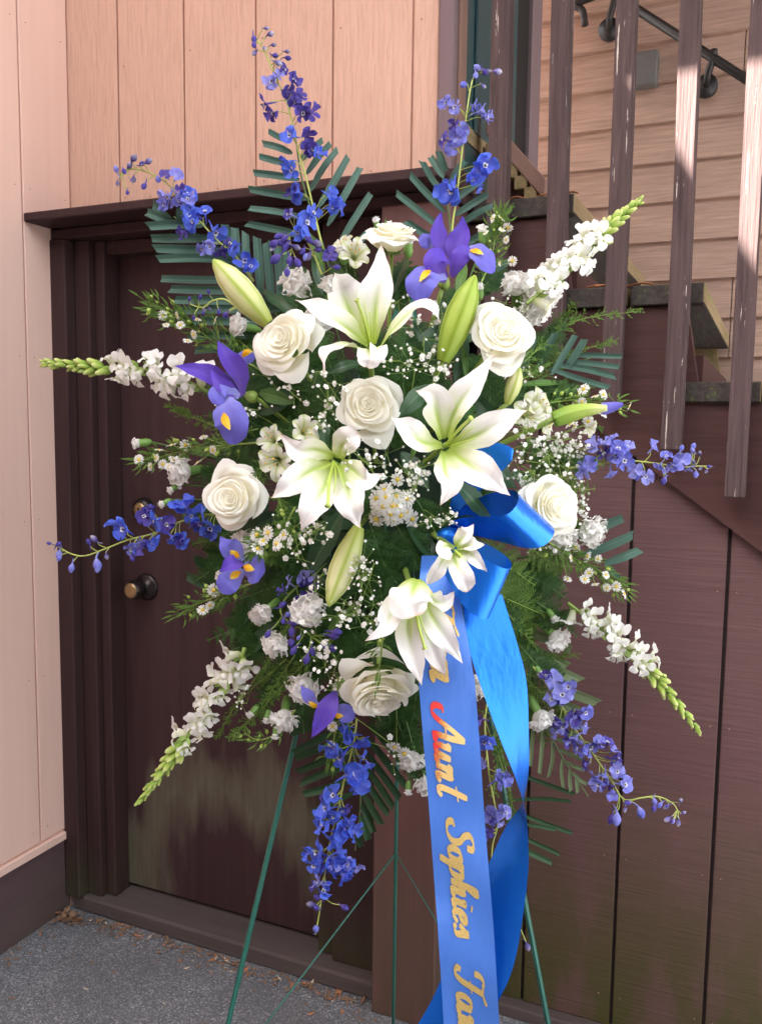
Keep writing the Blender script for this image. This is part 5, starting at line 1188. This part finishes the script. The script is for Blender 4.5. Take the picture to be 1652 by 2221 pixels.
lily('largest white lily with six spread pointed petals, right of centre', (1030, 200), 1.215, [
    ([(1010, 170), (985, 30, .02), (960, -80, .035), (860, -105, .05)], 35, dict(n=(.3, -.3, 1), cup=.3)),
    ([(1040, 160), (1090, -10, .02), (1190, -150, .03), (1305, -305, .02)], 31, dict(n=(-.3, .1, 1), cup=.25)),
    ([(1010, 205), (900, 180, .03), (820, 110, .045), (722, 42, .03)], 32, dict(n=(.1, .3, 1), cup=.2)),
    ([(1060, 200), (1200, 150, .03), (1340, 70, .04), (1492, 5, .02)], 34, dict(n=(-.1, -.2, 1), cup=.2)),
    ([(1045, 225), (1150, 300, .04), (1270, 380, .06), (1395, 487, .05)], 38, dict(n=(-.2, .2, 1), cup=.15)),
    ([(1020, 235), (1030, 340, .04), (1060, 430, .055), (1000, 542, .05)], 30, dict(n=(.2, .2, 1), cup=.2)),
    ], [[(1030, 205, .01), (1100, 120, .05), (1175, 50, .075)]], [[(1040, 205, .01), (1120, 150, .04), (1190, 100, .05)], [(1035, 205, .01), (1080, 110, .04), (1110, 40, .05)], [(1040, 210, .01), (1130, 190, .045), (1200, 160, .05)]], z7)
lily('large white lily with green throat tilting downwards, left of centre', (395, 300), 1.215, [
    ([(400, 270), (300, 230, .02), (190, 230, .03), (95, 137, .02)], 28, dict(n=(.1, -.3, 1), cup=.3)),
    ([(430, 280), (440, 210, .01), (480, 170, .03), (542, 138, .03)], 30, dict(n=(-.3, -.2, 1), cup=.1, prof=OVAL)),
    ([(380, 300), (260, 350, .03), (150, 430, .05), (44, 502, .04)], 32, dict(n=(.2, .3, 1), cup=.2)),
    ([(395, 315), (350, 430, .04), (270, 560, .07), (214, 687, .06)], 35, dict(n=(.1, .2, 1), cup=.2)),
    ([(430, 315), (470, 430, .04), (500, 560, .06), (548, 667, .045)], 35, dict(n=(-.1, .2, 1), cup=.15)),
    ([(440, 295), (510, 350, .03), (580, 400, .05), (668, 368, .03)], 30, dict(n=(-.3, -.1, 1), cup=.25)),
    ], [[(400, 300, .01), (375, 400, .06), (365, 550, .09)]], [[(395, 305, .01), (350, 330, .05), (300, 345, .06)], [(400, 305, .01), (380, 360, .06), (360, 420, .08)], [(410, 305, .01), (440, 380, .05), (450, 440, .06)], [(405, 305, .01), (410, 390, .06), (400, 470, .07)]], z7)
lily('small half-open white lily lying on the blue bow', (1080, 790), 1.175, [
    ([(1090, 780), (1110, 740, .01), (1150, 700, .02), (1190, 650, .015)], 20, dict(n=(-.2, .5, 1), cup=.3)),
    ([(1095, 790), (1150, 770, .02), (1200, 765, .03), (1248, 770, .02)], 17, dict(n=(-.1, .6, 1), cup=.3)),
    ([(1100, 800), (1160, 810, .02), (1210, 860, .03), (1266, 922, .02)], 16, dict(n=(-.3, .1, 1), cup=.3)),
    ([(1070, 810), (1090, 870, .04), (1130, 950, .05), (1158, 1030, .04)], 23, dict(n=(0, .1, 1), cup=.25, prof=OVAL)),
    ([(1060, 800), (1020, 850, .02), (985, 910, .03), (930, 986, .02)], 17, dict(n=(.3, .1, 1), cup=.2, prof=OVAL)),
    ([(1065, 780), (1030, 770, .03), (1020, 800, .045), (1060, 845, .045)], 17, dict(n=(.2, .6, 1), cup=.2, prof=OVAL)),
    ], [[(1085, 800, .01), (1115, 830, .03), (1140, 860, .03)]], (), z7)
lily('white lily hanging face down over the top of the lettered ribbon', (860, 1090), 1.165, [
    ([(880, 1010, -.01), (810, 1040, .02), (720, 1160, .04), (690, 1240, .05), (578, 1312, .05)], 27, dict(n=(.2, .6, 1), cup=.25)),
    ([(900, 1040, -.01), (960, 1080, .0), (1030, 1090, .01), (1080, 1030, .01)], 24, dict(n=(0, .3, 1), cup=.2)),
    ([(880, 1100, -.01), (920, 1230, -.005), (970, 1380, -.005), (1030, 1512, -.01)], 30, dict(n=(0, .1, 1), cup=.25)),
    ([(840, 1110, .0), (820, 1230, .015), (850, 1400, .02), (897, 1562, .015)], 31, dict(n=(.1, .1, 1), cup=.25)),
    ([(910, 1080, .02), (960, 1180, .035), (1040, 1310, .035), (1126, 1432, .02)], 28, dict(n=(-.2, .2, 1), cup=.2)),
    ([(870, 955, .01), (850, 1010, .05), (835, 1090, .065), (860, 1172, .06)], 47, dict(n=(0, .6, 1), n2=(0, .1, 1), cup=-.25, prof=[(0, .35), (.2, .72), (.5, 1), (.8, .95), (.95, .6), (1, .3)])),
    ], [[(855, 1110, .03), (880, 1230, .045), (915, 1355, .045)]], [[(850, 1110, .03), (840, 1200, .04), (835, 1290, .04)], [(860, 1110, .03), (900, 1220, .04), (930, 1300, .04)]], z7)
bud('plump cream green lily bud pointing up left beside the upper left rose', z3(1155, 530), z3(1500, 930), 1.27, 64, M_bud)
bud('tall upright green lily bud under the topmost iris', z4(1197, 565), z4(1015, 1050), 1.26, 66, M_budg)
bud('pale green lily bud hanging down below the left lily', z7(370, 1112), z7(540, 668), 1.235, 60, M_bud, dt=-.01)
bud('small pale lily bud right of the largest lily', z4(1450, 1085), z4(1380, 1290), 1.28, 34, M_bud)

# ---------------------------------------------------------------- roses
rose('full ivory rose turned left, beside the upper left lily bud', (615, 742), 1.255, 68, (-.28, .12, 1), 1)
rose('full ivory rose above the tip of the largest lily, at the upper right', (1088, 722), 1.265, 70, (.12, .1, 1), 2)
rose('fully open ivory rose in the very centre of the spray', (797, 882), 1.245, 66, (.02, .12, 1), 3)
rose('ivory rose veiled by fine green needles, leftmost of the roses', (503, 1080), 1.285, 65, (-.12, .02, 1), 4)
rose('ivory rose seen from the side at the top of the spray', (852, 512), 1.33, 60, (.08, .9, .42), 5, openv=.55)
rose('ivory rose beside the blue bow, rightmost of the roses', (1196, 1100), 1.28, 70, (.42, .05, .9), 6)
rose('ivory rose facing down at the bottom of the spray beside the ribbon', (822, 1500), 1.265, 86, (.06, -.72, .68), 7, openv=1.25)

# ---------------------------------------------------------------- irises
iris('purple iris with two tall standards at the top of the spray', (1040, 580), 1.30, [
    ('f', [(960, 400, -.01), (930, 370, .0), (885, 392, .0)], 18, dict()),
    ('s', [(1030, 520, -.005), (990, 400), (985, 300), (1005, 205)], 22, dict(n=(.5, 0, 1))),
    ('s', [(1070, 540, -.005), (1090, 420), (1120, 330), (1128, 232)], 26, dict(n=(-.3, 0, 1))),
    ('s', [(1040, 585, .0), (1000, 540, .02), (985, 480, .03), (1010, 420, .02)], 30, dict(n=(.2, 0, 1), prof=OVAL, cup=-.2)),
    ('s', [(1060, 570, .0), (1090, 500, .015), (1120, 440, .02), (1160, 400, .02)], 22, dict(n=(-.2, .3, 1), prof=OVAL, cup=-.2)),
    ('f', [(1030, 560, .01), (950, 550, .03), (890, 600, .045), (880, 715, .04)], 35, dict(n=(-.2, .3, 1))),
    ('y', [(945, 535, .038), (915, 555, .044), (882, 602, .049)], 8, dict(n=(-.2, .3, 1), prof=LEAF)),
    ('f', [(1130, 440, .01), (1190, 415, .025), (1250, 460, .03), (1298, 552, .025)], 27, dict(n=(.2, .4, 1))),
    ('y', [(1165, 422, .025), (1205, 425, .032), (1245, 448, .036)], 8, dict(n=(.2, .4, 1), prof=LEAF))], z4, ((1010, 640), (1040, 575)))
iris('deep purple iris with spread standards at the left of the spray', (1320, 1370), 1.31, [
    ('f', [(1310, 1200, -.01), (1340, 1150, -.005), (1420, 1130, -.01)], 16, dict()),
    ('y', [(1335, 1140, .005), (1365, 1110, .01), (1405, 1105, .01)], 7, dict(prof=LEAF)),
    ('s', [(1340, 1380), (1320, 1250, .01), (1240, 1140, .02), (1183, 1038, .01)], 24, dict(n=(.3, .2, 1))),
    ('s', [(1340, 1380), (1200, 1290, .01), (1060, 1230, .02), (908, 1195, .01)], 23, dict(n=(0, .4, 1))),
    ('s', [(1330, 1390, .01), (1260, 1350, .03), (1190, 1300, .035), (1140, 1220, .02)], 16, dict(n=(-.2, .3, 1))),
    ('f', [(1320, 1390, .02), (1240, 1340, .035), (1180, 1370, .04), (1210, 1440, .04)], 20, dict(n=(0, .3, 1))),
    ('f', [(1215, 1400, .03), (1230, 1450, .045), (1270, 1560, .05), (1280, 1690, .035)], 37, dict(n=(-.1, .1, 1))),
    ('y', [(1222, 1490, .052), (1232, 1540, .056), (1262, 1600, .06)], 9, dict(prof=LEAF))], lambda x, y: z3(x, y), ((1430, 1400), (1350, 1375)))
iris('violet blue iris with three yellow marked falls at the lower left', (1345, 1165), 1.30, [
    ('f', [(1350, 1130), (1300, 1080, .01), (1240, 1040, .02), (1198, 982, .015)], 24, dict(n=(.1, .2, 1), prof=LILY)),
    ('y', [(1322, 1112, .018), (1290, 1095, .024), (1262, 1070, .028)], 8, dict(prof=LEAF)),
    ('f', [(1340, 1190), (1290, 1230, .01), (1240, 1280, .02), (1198, 1328, .015)], 26, dict(n=(.1, .2, 1), prof=OVAL)),
    ('y', [(1330, 1205, .018), (1290, 1225, .024), (1262, 1250, .028)], 8, dict(prof=LEAF)),
    ('f', [(1345, 1175, .01), (1380, 1180, .02), (1420, 1190, .03), (1482, 1200, .02)], 32, dict(n=(-.1, .1, 1))),
    ('y', [(1345, 1170, .03), (1375, 1180, .035), (1415, 1192, .04)], 8, dict(prof=LEAF)),
    ('s', [(1345, 1150, .01), (1300, 1150, .03), (1250, 1165, .035), (1196, 1205, .03)], 19, dict(n=(0, .5, 1)))], z6, ((1500, 1100), (1400, 1150)))
iris('half hidden purple iris pointing down beside the lowest rose', (500, 400), 1.31, [
    ('f', [(400, 450), (340, 400, .01), (300, 350, .01), (262, 298)], 14, dict(n=(0, .2, 1), prof=LILY)),
    ('y', [(395, 455, .012), (355, 440, .018), (320, 412, .018)], 6, dict(prof=LEAF)),
    ('f', [(500, 490), (540, 480, .01), (590, 500, .01), (640, 540)], 20, dict(n=(0, .4, 1))),
    ('y', [(495, 505, .018), (530, 515, .02), (570, 515, .018)], 6, dict(prof=LEAF)),
    ('s', [(515, 340, .01), (470, 430, .03), (410, 550, .03), (340, 672, .02)], 22, dict(n=(.1, .2, 1)))], w2, ((560, 250), (510, 380)))
# closed iris bud
a, c_ = at(*z5(480, 1290), 1.30), at(*z5(780, 1225), 1.29); ib = thing('iris_bud', 'green iris bud with violet tip pointing right', 'iris bud', a)
mb = MB(); mb.tube([a, a.lerp(c_, .5)+cv(0, .004, 0), c_], lambda t: .0135*interp([(0, .9), (.3, 1), (.7, .7), (1, .35)], t), 10, n=14); part(ib, 'spathe', mb, M_snapbud)
mb = MB(); mb.sheet([a.lerp(c_, .8), c_, at(*z5(872, 1203), 1.285)], .0095, [(0, .3), (.4, 1), (.8, .7), (1, .2)], B, cup=-.5, n=8, m=6); part(ib, 'petal_tip', mb, M_irisf); stem_part(ib, to_core(a)[::-1], .004, .0045, M_stem)

# ---------------------------------------------------------------- snapdragons
snapdragon('white snapdragon stalk rising to a green tip at the upper right', [(330, 640), (450, 540), (560, 430), (660, 330), (770, 230), (870, 140), (975, 55)], z5, 1.36, 1.38, .56, 36, 70, 1)
snapdragon('white snapdragon stalk pointing left across the brown door', [(1120, 1360), (1000, 1300), (860, 1265), (700, 1215), (520, 1215), (320, 1200), (180, 1185), (80, 1180)], z3, 1.36, 1.40, .58, 40, 66, 2)
snapdragon('white snapdragon stalk hanging to the lower left with lime green tip', [(1110, 240), (1060, 380), (930, 550), (820, 690), (700, 880), (590, 1030), (470, 1190), (358, 1345)], w1, 1.38, 1.40, .60, 42, 64, 3)
snapdragon('white snapdragon stalk hanging to the lower right with lime green tip', [(560, 1090), (690, 1190), (830, 1300), (960, 1400), (1080, 1540), (1200, 1690), (1297, 1812)], z8, 1.38, 1.38, .54, 38, 66, 4)

# ---------------------------------------------------------------- delphiniums
delphinium('tallest delphinium, violet blue stalk against the pink wall', [(1400, 1080), (1365, 930), (1325, 760), (1285, 620), (1255, 480), (1225, 400), (1180, 300), (1140, 210), (1100, 150)], z1, 1.40, 1.42,
    [(1300, 840, 48, 'b'), (1270, 740, 46, 'b'), (1370, 660, 44, 'b'), (1260, 590, 44, 'b'), (1330, 590, 36, 'v'), (1190, 490, 44, 'v'), (1310, 490, 46, 'v'), (1280, 440, 36, 'v'), (1180, 350, 38, 'l'), (1270, 355, 40, 'v'), (1425, 845, 40, 'b'), (1435, 900, 38, 'b'), (1205, 330, 30, 'l'), (1330, 640, 40, 'v')],
    [(1280, 405, 26, 'v'), (1240, 250, 26, 'v'), (1200, 270, 28, 'p'), (1185, 240, 26, 'v'), (1110, 225, 24, 'p'), (1180, 195, 22, 'p'), (1165, 150, 24, 'p'), (1100, 160, 24, 'v'), (1215, 280, 24, 'v'), (1145, 205, 18, 'p')], 'b', 'v', 1)
delphinium('delphinium arching to the upper left with pale buds at its tip', [(1100, 1220), (1020, 1110), (940, 1040), (860, 950), (800, 885), (730, 800), (650, 750), (570, 733), (520, 765)], z1, 1.39, 1.42,
    [(1000, 1080, 50, 'b'), (930, 1005, 50, 'b'), (845, 960, 50, 'b'), (890, 925, 40, 'b'), (880, 1075, 40, 'l'), (795, 1005, 38, 'v'), (735, 850, 46, 'l'), (810, 850, 44, 'b'), (765, 765, 36, 'l'), (715, 885, 36, 'l'), (1060, 1130, 44, 'b'), (960, 1080, 40, 'v'), (780, 870, 34, 'l')],
    [(635, 705, 28, 'p'), (575, 695, 28, 'p'), (685, 770, 28, 'l'), (630, 800, 28, 'v'), (580, 770, 22, 'p'), (535, 735, 24, 'v'), (508, 745, 24, 'l'), (552, 830, 18, 'v'), (610, 715, 22, 'v'), (510, 790, 20, 'p')], 'l', 'v', 2)
delphinium('thin pale delphinium in front of the stair corner at the upper right', [(310, 1090), (310, 980), (325, 870), (340, 760), (355, 620), (370, 500), (395, 350), (430, 310)], z2, 1.41, 1.43,
    [(310, 820, 58, 'b'), (420, 745, 54, 'b'), (395, 780, 34, 'b'), (335, 600, 40, 'l'), (310, 640, 36, 'l'), (325, 465, 40, 'l'), (425, 485, 42, 'l'), (400, 460, 30, 'l'), (350, 560, 34, 'l')],
    [(365, 365, 28, 'l'), (425, 300, 30, 'l'), (410, 320, 24, 'l'), (495, 310, 28, 'p'), (440, 370, 20, 'p'), (455, 305, 22, 'p')], 'l', 'l', 3)
delphinium('bright blue delphinium reaching left past the door locks', [(1250, 830), (1110, 850), (950, 890), (780, 965), (620, 1005), (480, 1060), (350, 1105), (260, 1090), (190, 1050)], z6, 1.38, 1.38,
    [(985, 800, 52), (800, 880, 58), (600, 940, 54), (1085, 830, 46), (1140, 925, 50), (1080, 900, 44, 'v'), (1010, 860, 42), (700, 1030, 40, 'v'), (760, 1020, 36), (900, 985, 36), (650, 1060, 34, 'l'), (965, 1015, 34), (720, 860, 34, 'v'), (1160, 960, 36, 'v')],
    [(420, 1010, 28, 'p'), (425, 1140, 40, 'l'), (270, 1165, 30, 'l'), (190, 1080, 30, 'l'), (175, 1040, 22, 'v'), (485, 1100, 22, 'p'), (380, 1030, 22, 'v'), (660, 1070, 24, 'b')], 'b', 'l', 4)
delphinium('pale lavender delphinium reaching right across the brown stair wall', [(560, 330), (680, 320), (800, 295), (920, 290), (1060, 305), (1200, 325), (1290, 320), (1370, 322)], z8, 1.36, 1.38,
    [(720, 215, 52), (760, 195, 36), (840, 230, 50), (870, 290, 46), (680, 310, 44), (800, 350, 40), (990, 375, 40), (1035, 220, 32), (1110, 265, 34), (1200, 290, 32), (1150, 320, 30), (640, 350, 34)],
    [(1280, 355, 28, 'l'), (1260, 220, 26, 'l'), (1195, 230, 24, 'l'), (1105, 390, 28, 'l'), (955, 365, 30, 'l'), (1300, 255, 18, 'p'), (1360, 320, 18, 'v'), (1270, 300, 18, 'p'), (1310, 330, 14, 'p')], 'l', 'l', 5)
delphinium('lavender delphinium curving out to the lower right with a curled tip', [(480, 120), (560, 225), (620, 310), (690, 430), (790, 570), (880, 700), (945, 800), (1040, 790), (1120, 785), (1195, 820), (1225, 870)], w3, 1.40, 1.41,
    [(585, 195, 42), (630, 270, 46), (580, 290, 36), (600, 400, 34, 'v'), (745, 355, 42), (640, 430, 36), (690, 390, 34, 'v'), (735, 430, 36), (700, 480, 44), (770, 530, 46), (885, 545, 40), (815, 505, 36), (880, 590, 36, 'v'), (760, 620, 36, 'v'), (905, 655, 42), (850, 670, 36), (820, 720, 38), (945, 725, 40), (880, 780, 32), (710, 540, 30)],
    [(910, 880, 40, 'l'), (1025, 850, 36, 'l'), (1100, 800, 26, 'l'), (1135, 820, 24, 'l'), (1170, 830, 20, 'p'), (1175, 895, 22, 'p'), (1225, 910, 24, 'p'), (1230, 810, 18, 'p'), (975, 815, 24, 'v'), (1245, 870, 14, 'p'), (1200, 905, 18, 'l')], 'l', 'l', 6)
delphinium('vivid blue delphinium hanging straight down below the lowest rose', [(660, 540), (640, 700), (590, 900), (560, 1030), (520, 1220), (480, 1370), (450, 1550), (420, 1750), (395, 1920), (370, 2060)], w2, 1.36, 1.37,
    [(620, 650, 46), (700, 690, 50), (555, 800, 58), (660, 950, 64), (740, 850, 40), (690, 1000, 42), (500, 1080, 42), (450, 1170, 44), (430, 1270, 46), (550, 1320, 48), (640, 1320, 48), (480, 1390, 50), (390, 1480, 50), (520, 1480, 46), (480, 1590, 52), (590, 1590, 48), (560, 1640, 44), (410, 1560, 40), (420, 1760, 48), (590, 1560, 36, 'l'), (400, 1700, 36, 'l'), (560, 1180, 30), (490, 1560, 44, 'l')],
    [(360, 1850, 34, 'p'), (560, 1860, 30, 'v'), (375, 2030, 34, 'l'), (395, 1800, 30, 'v'), (385, 1880, 24, 'v'), (450, 1700, 26, 'b')], 'b', 'v', 7)
delphinium('lavender delphinium half hidden between the two ribbon tails', [(250, 280), (235, 400), (245, 560), (262, 700), (285, 820), (300, 930), (275, 1030), (270, 1120)], w3, 1.37, 1.38,
    [(230, 500, 46, 'b'), (220, 390, 34, 'v'), (300, 700, 44), (320, 690, 30), (290, 880, 44), (320, 865, 32), (265, 960, 34, 'v'), (225, 620, 26), (310, 920, 30)], [(450, 1540, 30, 'p')], 'l', 'p', 8)
delphinium('cluster of violet delphinium buds on a hooked stem above the lower left snapdragon', [(330, 930), (200, 1000), (120, 1080), (100, 1150), (150, 1205), (230, 1250), (280, 1290)], z7, 1.30, 1.28,
    [(240, 965, 46, 'l'), (150, 985, 38, 'l'), (215, 1075, 42, 'v'), (270, 990, 36, 'v')],
    [(100, 1115, 26, 'v'), (135, 1165, 26, 'l'), (235, 1195, 32, 'v'), (165, 1240, 38, 'v'), (35, 1260, 30, 'v'), (165, 1305, 34, 'v'), (180, 1350, 34, 'v'), (275, 1355, 30, 'v'), (250, 1395, 34, 'v'), (380, 1280, 36, 'v'), (375, 1340, 32, 'v'), (205, 1285, 20, 'l'), (330, 1330, 16, 'p')], 'v', 'v', 9, smat=M_stem)
delphinium('dense cluster of dark violet delphinium buds left of the topmost rose', [(330, 560), (280, 430), (220, 330), (180, 310), (150, 350), (165, 430)], z4, 1.33, 1.32,
    [(240, 270, 50, 'b'), (190, 320, 34, 'b'), (165, 225, 34, 'l'), (380, 450, 36, 'v')],
    [(105, 340, 34, 'v'), (75, 375, 32, 'v'), (135, 385, 36, 'v'), (85, 460, 38, 'v'), (150, 470, 34, 'v'), (190, 480, 36, 'v'), (135, 535, 32, 'v'), (285, 380, 36, 'p'), (230, 420, 32, 'v'), (300, 420, 28, 'v'), (250, 450, 30, 'l'), (405, 520, 26, 'v'), (60, 410, 22, 'p'), (180, 400, 26, 'p')], 'v', 'v', 10)
delphinium('wispy delphinium tip with tiny dark buds above the left aster', [(1330, 850), (1230, 780), (1150, 790), (1090, 830), (1010, 810)], z3, 1.38, 1.39, [], [(1005, 785, 16, 'v'), (1070, 775, 18, 'v'), (1130, 740, 18, 'v'), (1035, 885, 16, 'v'), (1090, 860, 16, 'v'), (1190, 850, 18, 'v'), (1240, 865, 20, 'v'), (1130, 835, 14, 'p')], 'v', 'v', 11)

# ---------------------------------------------------------------- carnations
for i, (c0, r_, ax, bl) in enumerate([
    ((645, 618), 36, (-.1, .2, 1), 0), ((522, 706), 26, (-.8, .1, .6), 0), ((690, 690), 34, (0, 0, 1), 0), ((1118, 622), 34, (-.2, .6, .8), 0), ((1170, 655), 38, (.2, .2, 1), 0), ((1150, 680), 30, (.2, -.2, 1), 0), ((396, 1022), 34, (-.8, -.1, .6), 0), ((1278, 1150), 36, (.5, -.2, .8), 0), ((1215, 1165), 34, (.3, -.6, .8), 0),
    ((668, 1320), 38, (.2, -.2, 1), 0), ((600, 1396), 30, (-.2, -.2, 1), 0), ((617, 1556), 31, (0, -.6, .8), 0), ((1206, 1384), 30, (.6, -.6, .5), 0), ((1172, 1556), 30, (.4, -.8, .5), 0), ((893, 1645), 29, (0, -.7, .7), 0), ((1034, 1490), 30, (.2, 0, 1), 0), ((575, 1325), 24, (-.6, -.5, .6), 0), ((560, 1335), 20, (-.5, -.5, .7), 0),
    ((660, 1490), 36, (-.2, -.1, 1), 0), ((530, 1180), 28, (0, .3, 1), 0), ((920, 1700), 24, (0, -.3, .9), 0), ((720, 625), 26, (.2, .4, .9), 0)]):
    carnation(c0, r_, ax, seed=i, dd=.02 if i in (2, 8, 19) else 0.0)
for i, (c0, r_, ax) in enumerate([((300, 961), 15, (-1, -.1, .2)), ((885, 525), 17, (0, 1, .3)), ((1045, 500), 15, (-.1, 1, .3)), ((1040, 625), 13, (-.1, 1, .3)), ((372, 1062), 11, (-.8, -.5, .3)), ((566, 1340), 15, (-.5, -.8, .3)), ((597, 1594), 11, (-.1, -1, .2)), ((545, 1548), 12, (-.6, -.7, .3)), ((578, 1560), 11, (-.2, -1, .3)), ((1200, 1340), 12, (.6, -.8, .3)), ((1170, 1460), 12, (.5, -.8, .3)), ((815, 480), 11, (-.2, .9, .3)), ((353, 1093), 11, (-.8, -.4, .3)), ((885, 1715), 11, (-.1, -1, .3)), ((740, 545), 15, (-.3, .9, .3))]):
    carnation(c0, r_, ax, budlike=True, seed=i+50)
# ---------------------------------------------------------------- alstroemerias, daisies, asters, baby's breath
for i, (c0, r_, ax) in enumerate([((600, 1000), 44, (-.2, -.3, 1)), ((590, 955), 34, (-.4, .2, 1)), ((660, 935), 38, (.3, .3, .9)), ((770, 555), 40, (.2, .3, .9)), ((745, 535), 30, (-.5, .6, .7)), ((1158, 880), 44, (.6, .1, .7)), ((1180, 915), 38, (.8, -.1, .6)), ((1140, 900), 40, (.3, .2, 1)), ((1250, 880), 26, (.6, .3, .7)), ((1275, 925), 24, (.6, -.2, .7)), ((500, 900), 28, (-.2, -.4, .8))]):
    alstroemeria(c0, r_, ax, i)
ac = thing('daisy_mum_cluster', 'tight cluster of small white daisies with yellow centres in the middle', 'daisies', at(848, 1100, 1.27)); rnd = random.Random(8)
for i, (x, y) in enumerate([(695, 500), (750, 495), (640, 505), (680, 550), (730, 545), (760, 545), (720, 590), (810, 505), (805, 580), (730, 620), (650, 560), (685, 460), (640, 620), (840, 620), (775, 600)]):
    X, Y_ = z7(x, y); p = at(X, Y_, 1.235+.00001*((X-848)**2+(Y_-1095)**2)); daisy(ac, p, (B+cv((X-848)/60, (1095-Y_)/60, 0)).normalized(), 19*PXM, i)
mb = MB(); mb.ball(at(848, 1098, 1.262), .026, 10, 6); part(ac, 'leafy_heart', mb, M_leafd); stem_part(ac, [at(848, 1098, 1.27), at(845, 1095, 1.33), CORE], .002, .002, M_stem)
d1_ = thing('single_daisy', 'single small white daisy above the daisy cluster', 'daisy', at(862, 1040, 1.26)); daisy(d1_, at(862, 1040, 1.25), B, 15*PXM, 99); stem_part(d1_, [at(862, 1040, 1.252), at(850, 1050, 1.3), CORE], .001, .001, M_stem)
Z = lambda zf, l: [zf(*p) for p in l]
zb_ = zoomer(1650, 1800, 1652/600); zc_ = zoomer(550, 1800, 1652/700); zd_ = zoomer(700, 1300, 1652/600)
aster_sprig('leafy aster sprig with small buds left of the upper left lily bud', [(560, 800), (470, 745), (400, 695), (325, 660)], flowers=Z(z3, [(860, 940), (950, 940), (1035, 1000), (995, 1040), (840, 880), (930, 880), (1055, 905), (1170, 910)]), seed=1, budn=26, leafy=150, spread=34, r=11)
aster_sprig('aster sprig pointing left beside the left carnation', [(560, 960), (450, 970), (370, 985), (300, 1005)], flowers=Z(z6, [(800, 490), (760, 545), (840, 530), (905, 500), (880, 545), (980, 410), (1095, 360), (1155, 440), (690, 500), (1060, 520), (815, 440), (895, 410)]), seed=2, budn=14, leafy=110, r=13)
aster_sprig('aster sprig at the lower left below the lower left iris', [(560, 1260), (480, 1290), (430, 1310), (392, 1330)], flowers=Z(z6, [(1160, 1320), (1135, 1415), (1195, 1240), (1090, 1445)]), seed=3, budn=12, leafy=60, r=15)
aster_sprig('aster sprig below the leftmost rose', [(640, 1100), (610, 1150), (580, 1170), (550, 1190)], flowers=Z(zd_, [(555, 1515), (680, 1545), (745, 1460), (490, 1460), (500, 1590), (600, 1440)]), dz=-.03, seed=4, leafy=70, r=16)
aster_sprig('aster sprig standing right of the topmost iris', [(1040, 620), (1065, 560), (1075, 500), (1085, 460)], flowers=Z(z5, [(140, 160), (185, 160), (190, 225), (175, 410), (215, 280), (100, 240), (225, 210), (250, 400)]), seed=5, budn=16, leafy=90, r=11)
aster_sprig('aster sprig around the violet tipped iris bud', [(1150, 880), (1220, 870), (1270, 870), (1350, 880)], flowers=Z(z5, [(620, 1140), (650, 1120), (715, 1160), (760, 1150), (600, 1330), (575, 1320), (675, 1300), (640, 1190), (905, 1215), (755, 1260)]), seed=6, budn=10, leafy=70, r=13)
aster_sprig('aster sprig with yellow eyed flowers drooping right of the bow', [(1180, 1170), (1240, 1210), (1300, 1240), (1355, 1280)], flowers=Z(zb_, [(830, 300), (990, 290), (1090, 310), (1000, 440), (1160, 460), (1060, 550), (1170, 580), (800, 500), (1330, 640), (960, 500), (1260, 570), (880, 200)]), seed=7, budn=12, leafy=120, r=13)
aster_sprig('small aster sprig under the lowest rose', [(760, 1540), (730, 1580), (722, 1620), (718, 1650)], flowers=Z(w2, [(490, 590), (490, 740), (930, 735), (995, 780)]), seed=8, budn=4, leafy=40, r=15)
aster_sprig('aster sprig between the lowest lily and the lowest rose', [(830, 1380), (825, 1430), (815, 1480), (805, 1540)], flowers=(), dz=-.06, seed=9, budn=4, leafy=24, spread=20)
aster_sprig('small leafy sprig below the lower left snapdragon with dark buds', [(640, 1540), (600, 1590), (560, 1605), (530, 1590)], flowers=(), seed=10, budn=8, leafy=24, spread=16)
for i, (c0, rx_, ry_, n_, dz) in enumerate([
    ((920, 730), 50, 60, 34, 0), ((900, 800), 60, 40, 50, 0), ((710, 830), 40, 60, 30, 0), ((690, 900), 30, 50, 26, 0), ((790, 1000), 70, 60, 70, 0), ((900, 1060), 60, 60, 70, 0), ((940, 1120), 50, 40, 40, 0), ((640, 1160), 60, 60, 40, 0), ((690, 1150), 40, 50, 26, 0), ((800, 1260), 50, 70, 70, 0), ((770, 1330), 60, 50, 60, 0), ((710, 1400), 50, 60, 50, 0),
    ((720, 1470), 50, 40, 30, 0), ((1150, 960), 70, 60, 60, 0), ((1210, 990), 70, 60, 70, 0), ((1160, 1020), 60, 40, 40, 0), ((1270, 1060), 40, 50, 40, 0), ((1240, 950), 60, 40, 40, 0), ((1270, 1130), 30, 40, 24, 0), ((560, 800), 40, 30, 14, 0), ((620, 840), 50, 30, 18, 0), ((680, 1250), 40, 40, 20, 0), ((1110, 660), 50, 40, 26, 0), ((870, 690), 40, 50, 18, 0), ((520, 880), 50, 40, 24, 0), ((1180, 1190), 40, 30, 16, 0), ((860, 1640), 30, 40, 14, 0), ((1140, 800), 50, 40, 20, 0), ((540, 1490), 30, 60, 26, 0), ((960, 680), 30, 40, 16, 0)]):
    gyp_sprig(c0, rx_*1.15, ry_*1.15, int(n_*.85), i+1, dz, r=[4.8, 5.4, 6.2][i % 3])
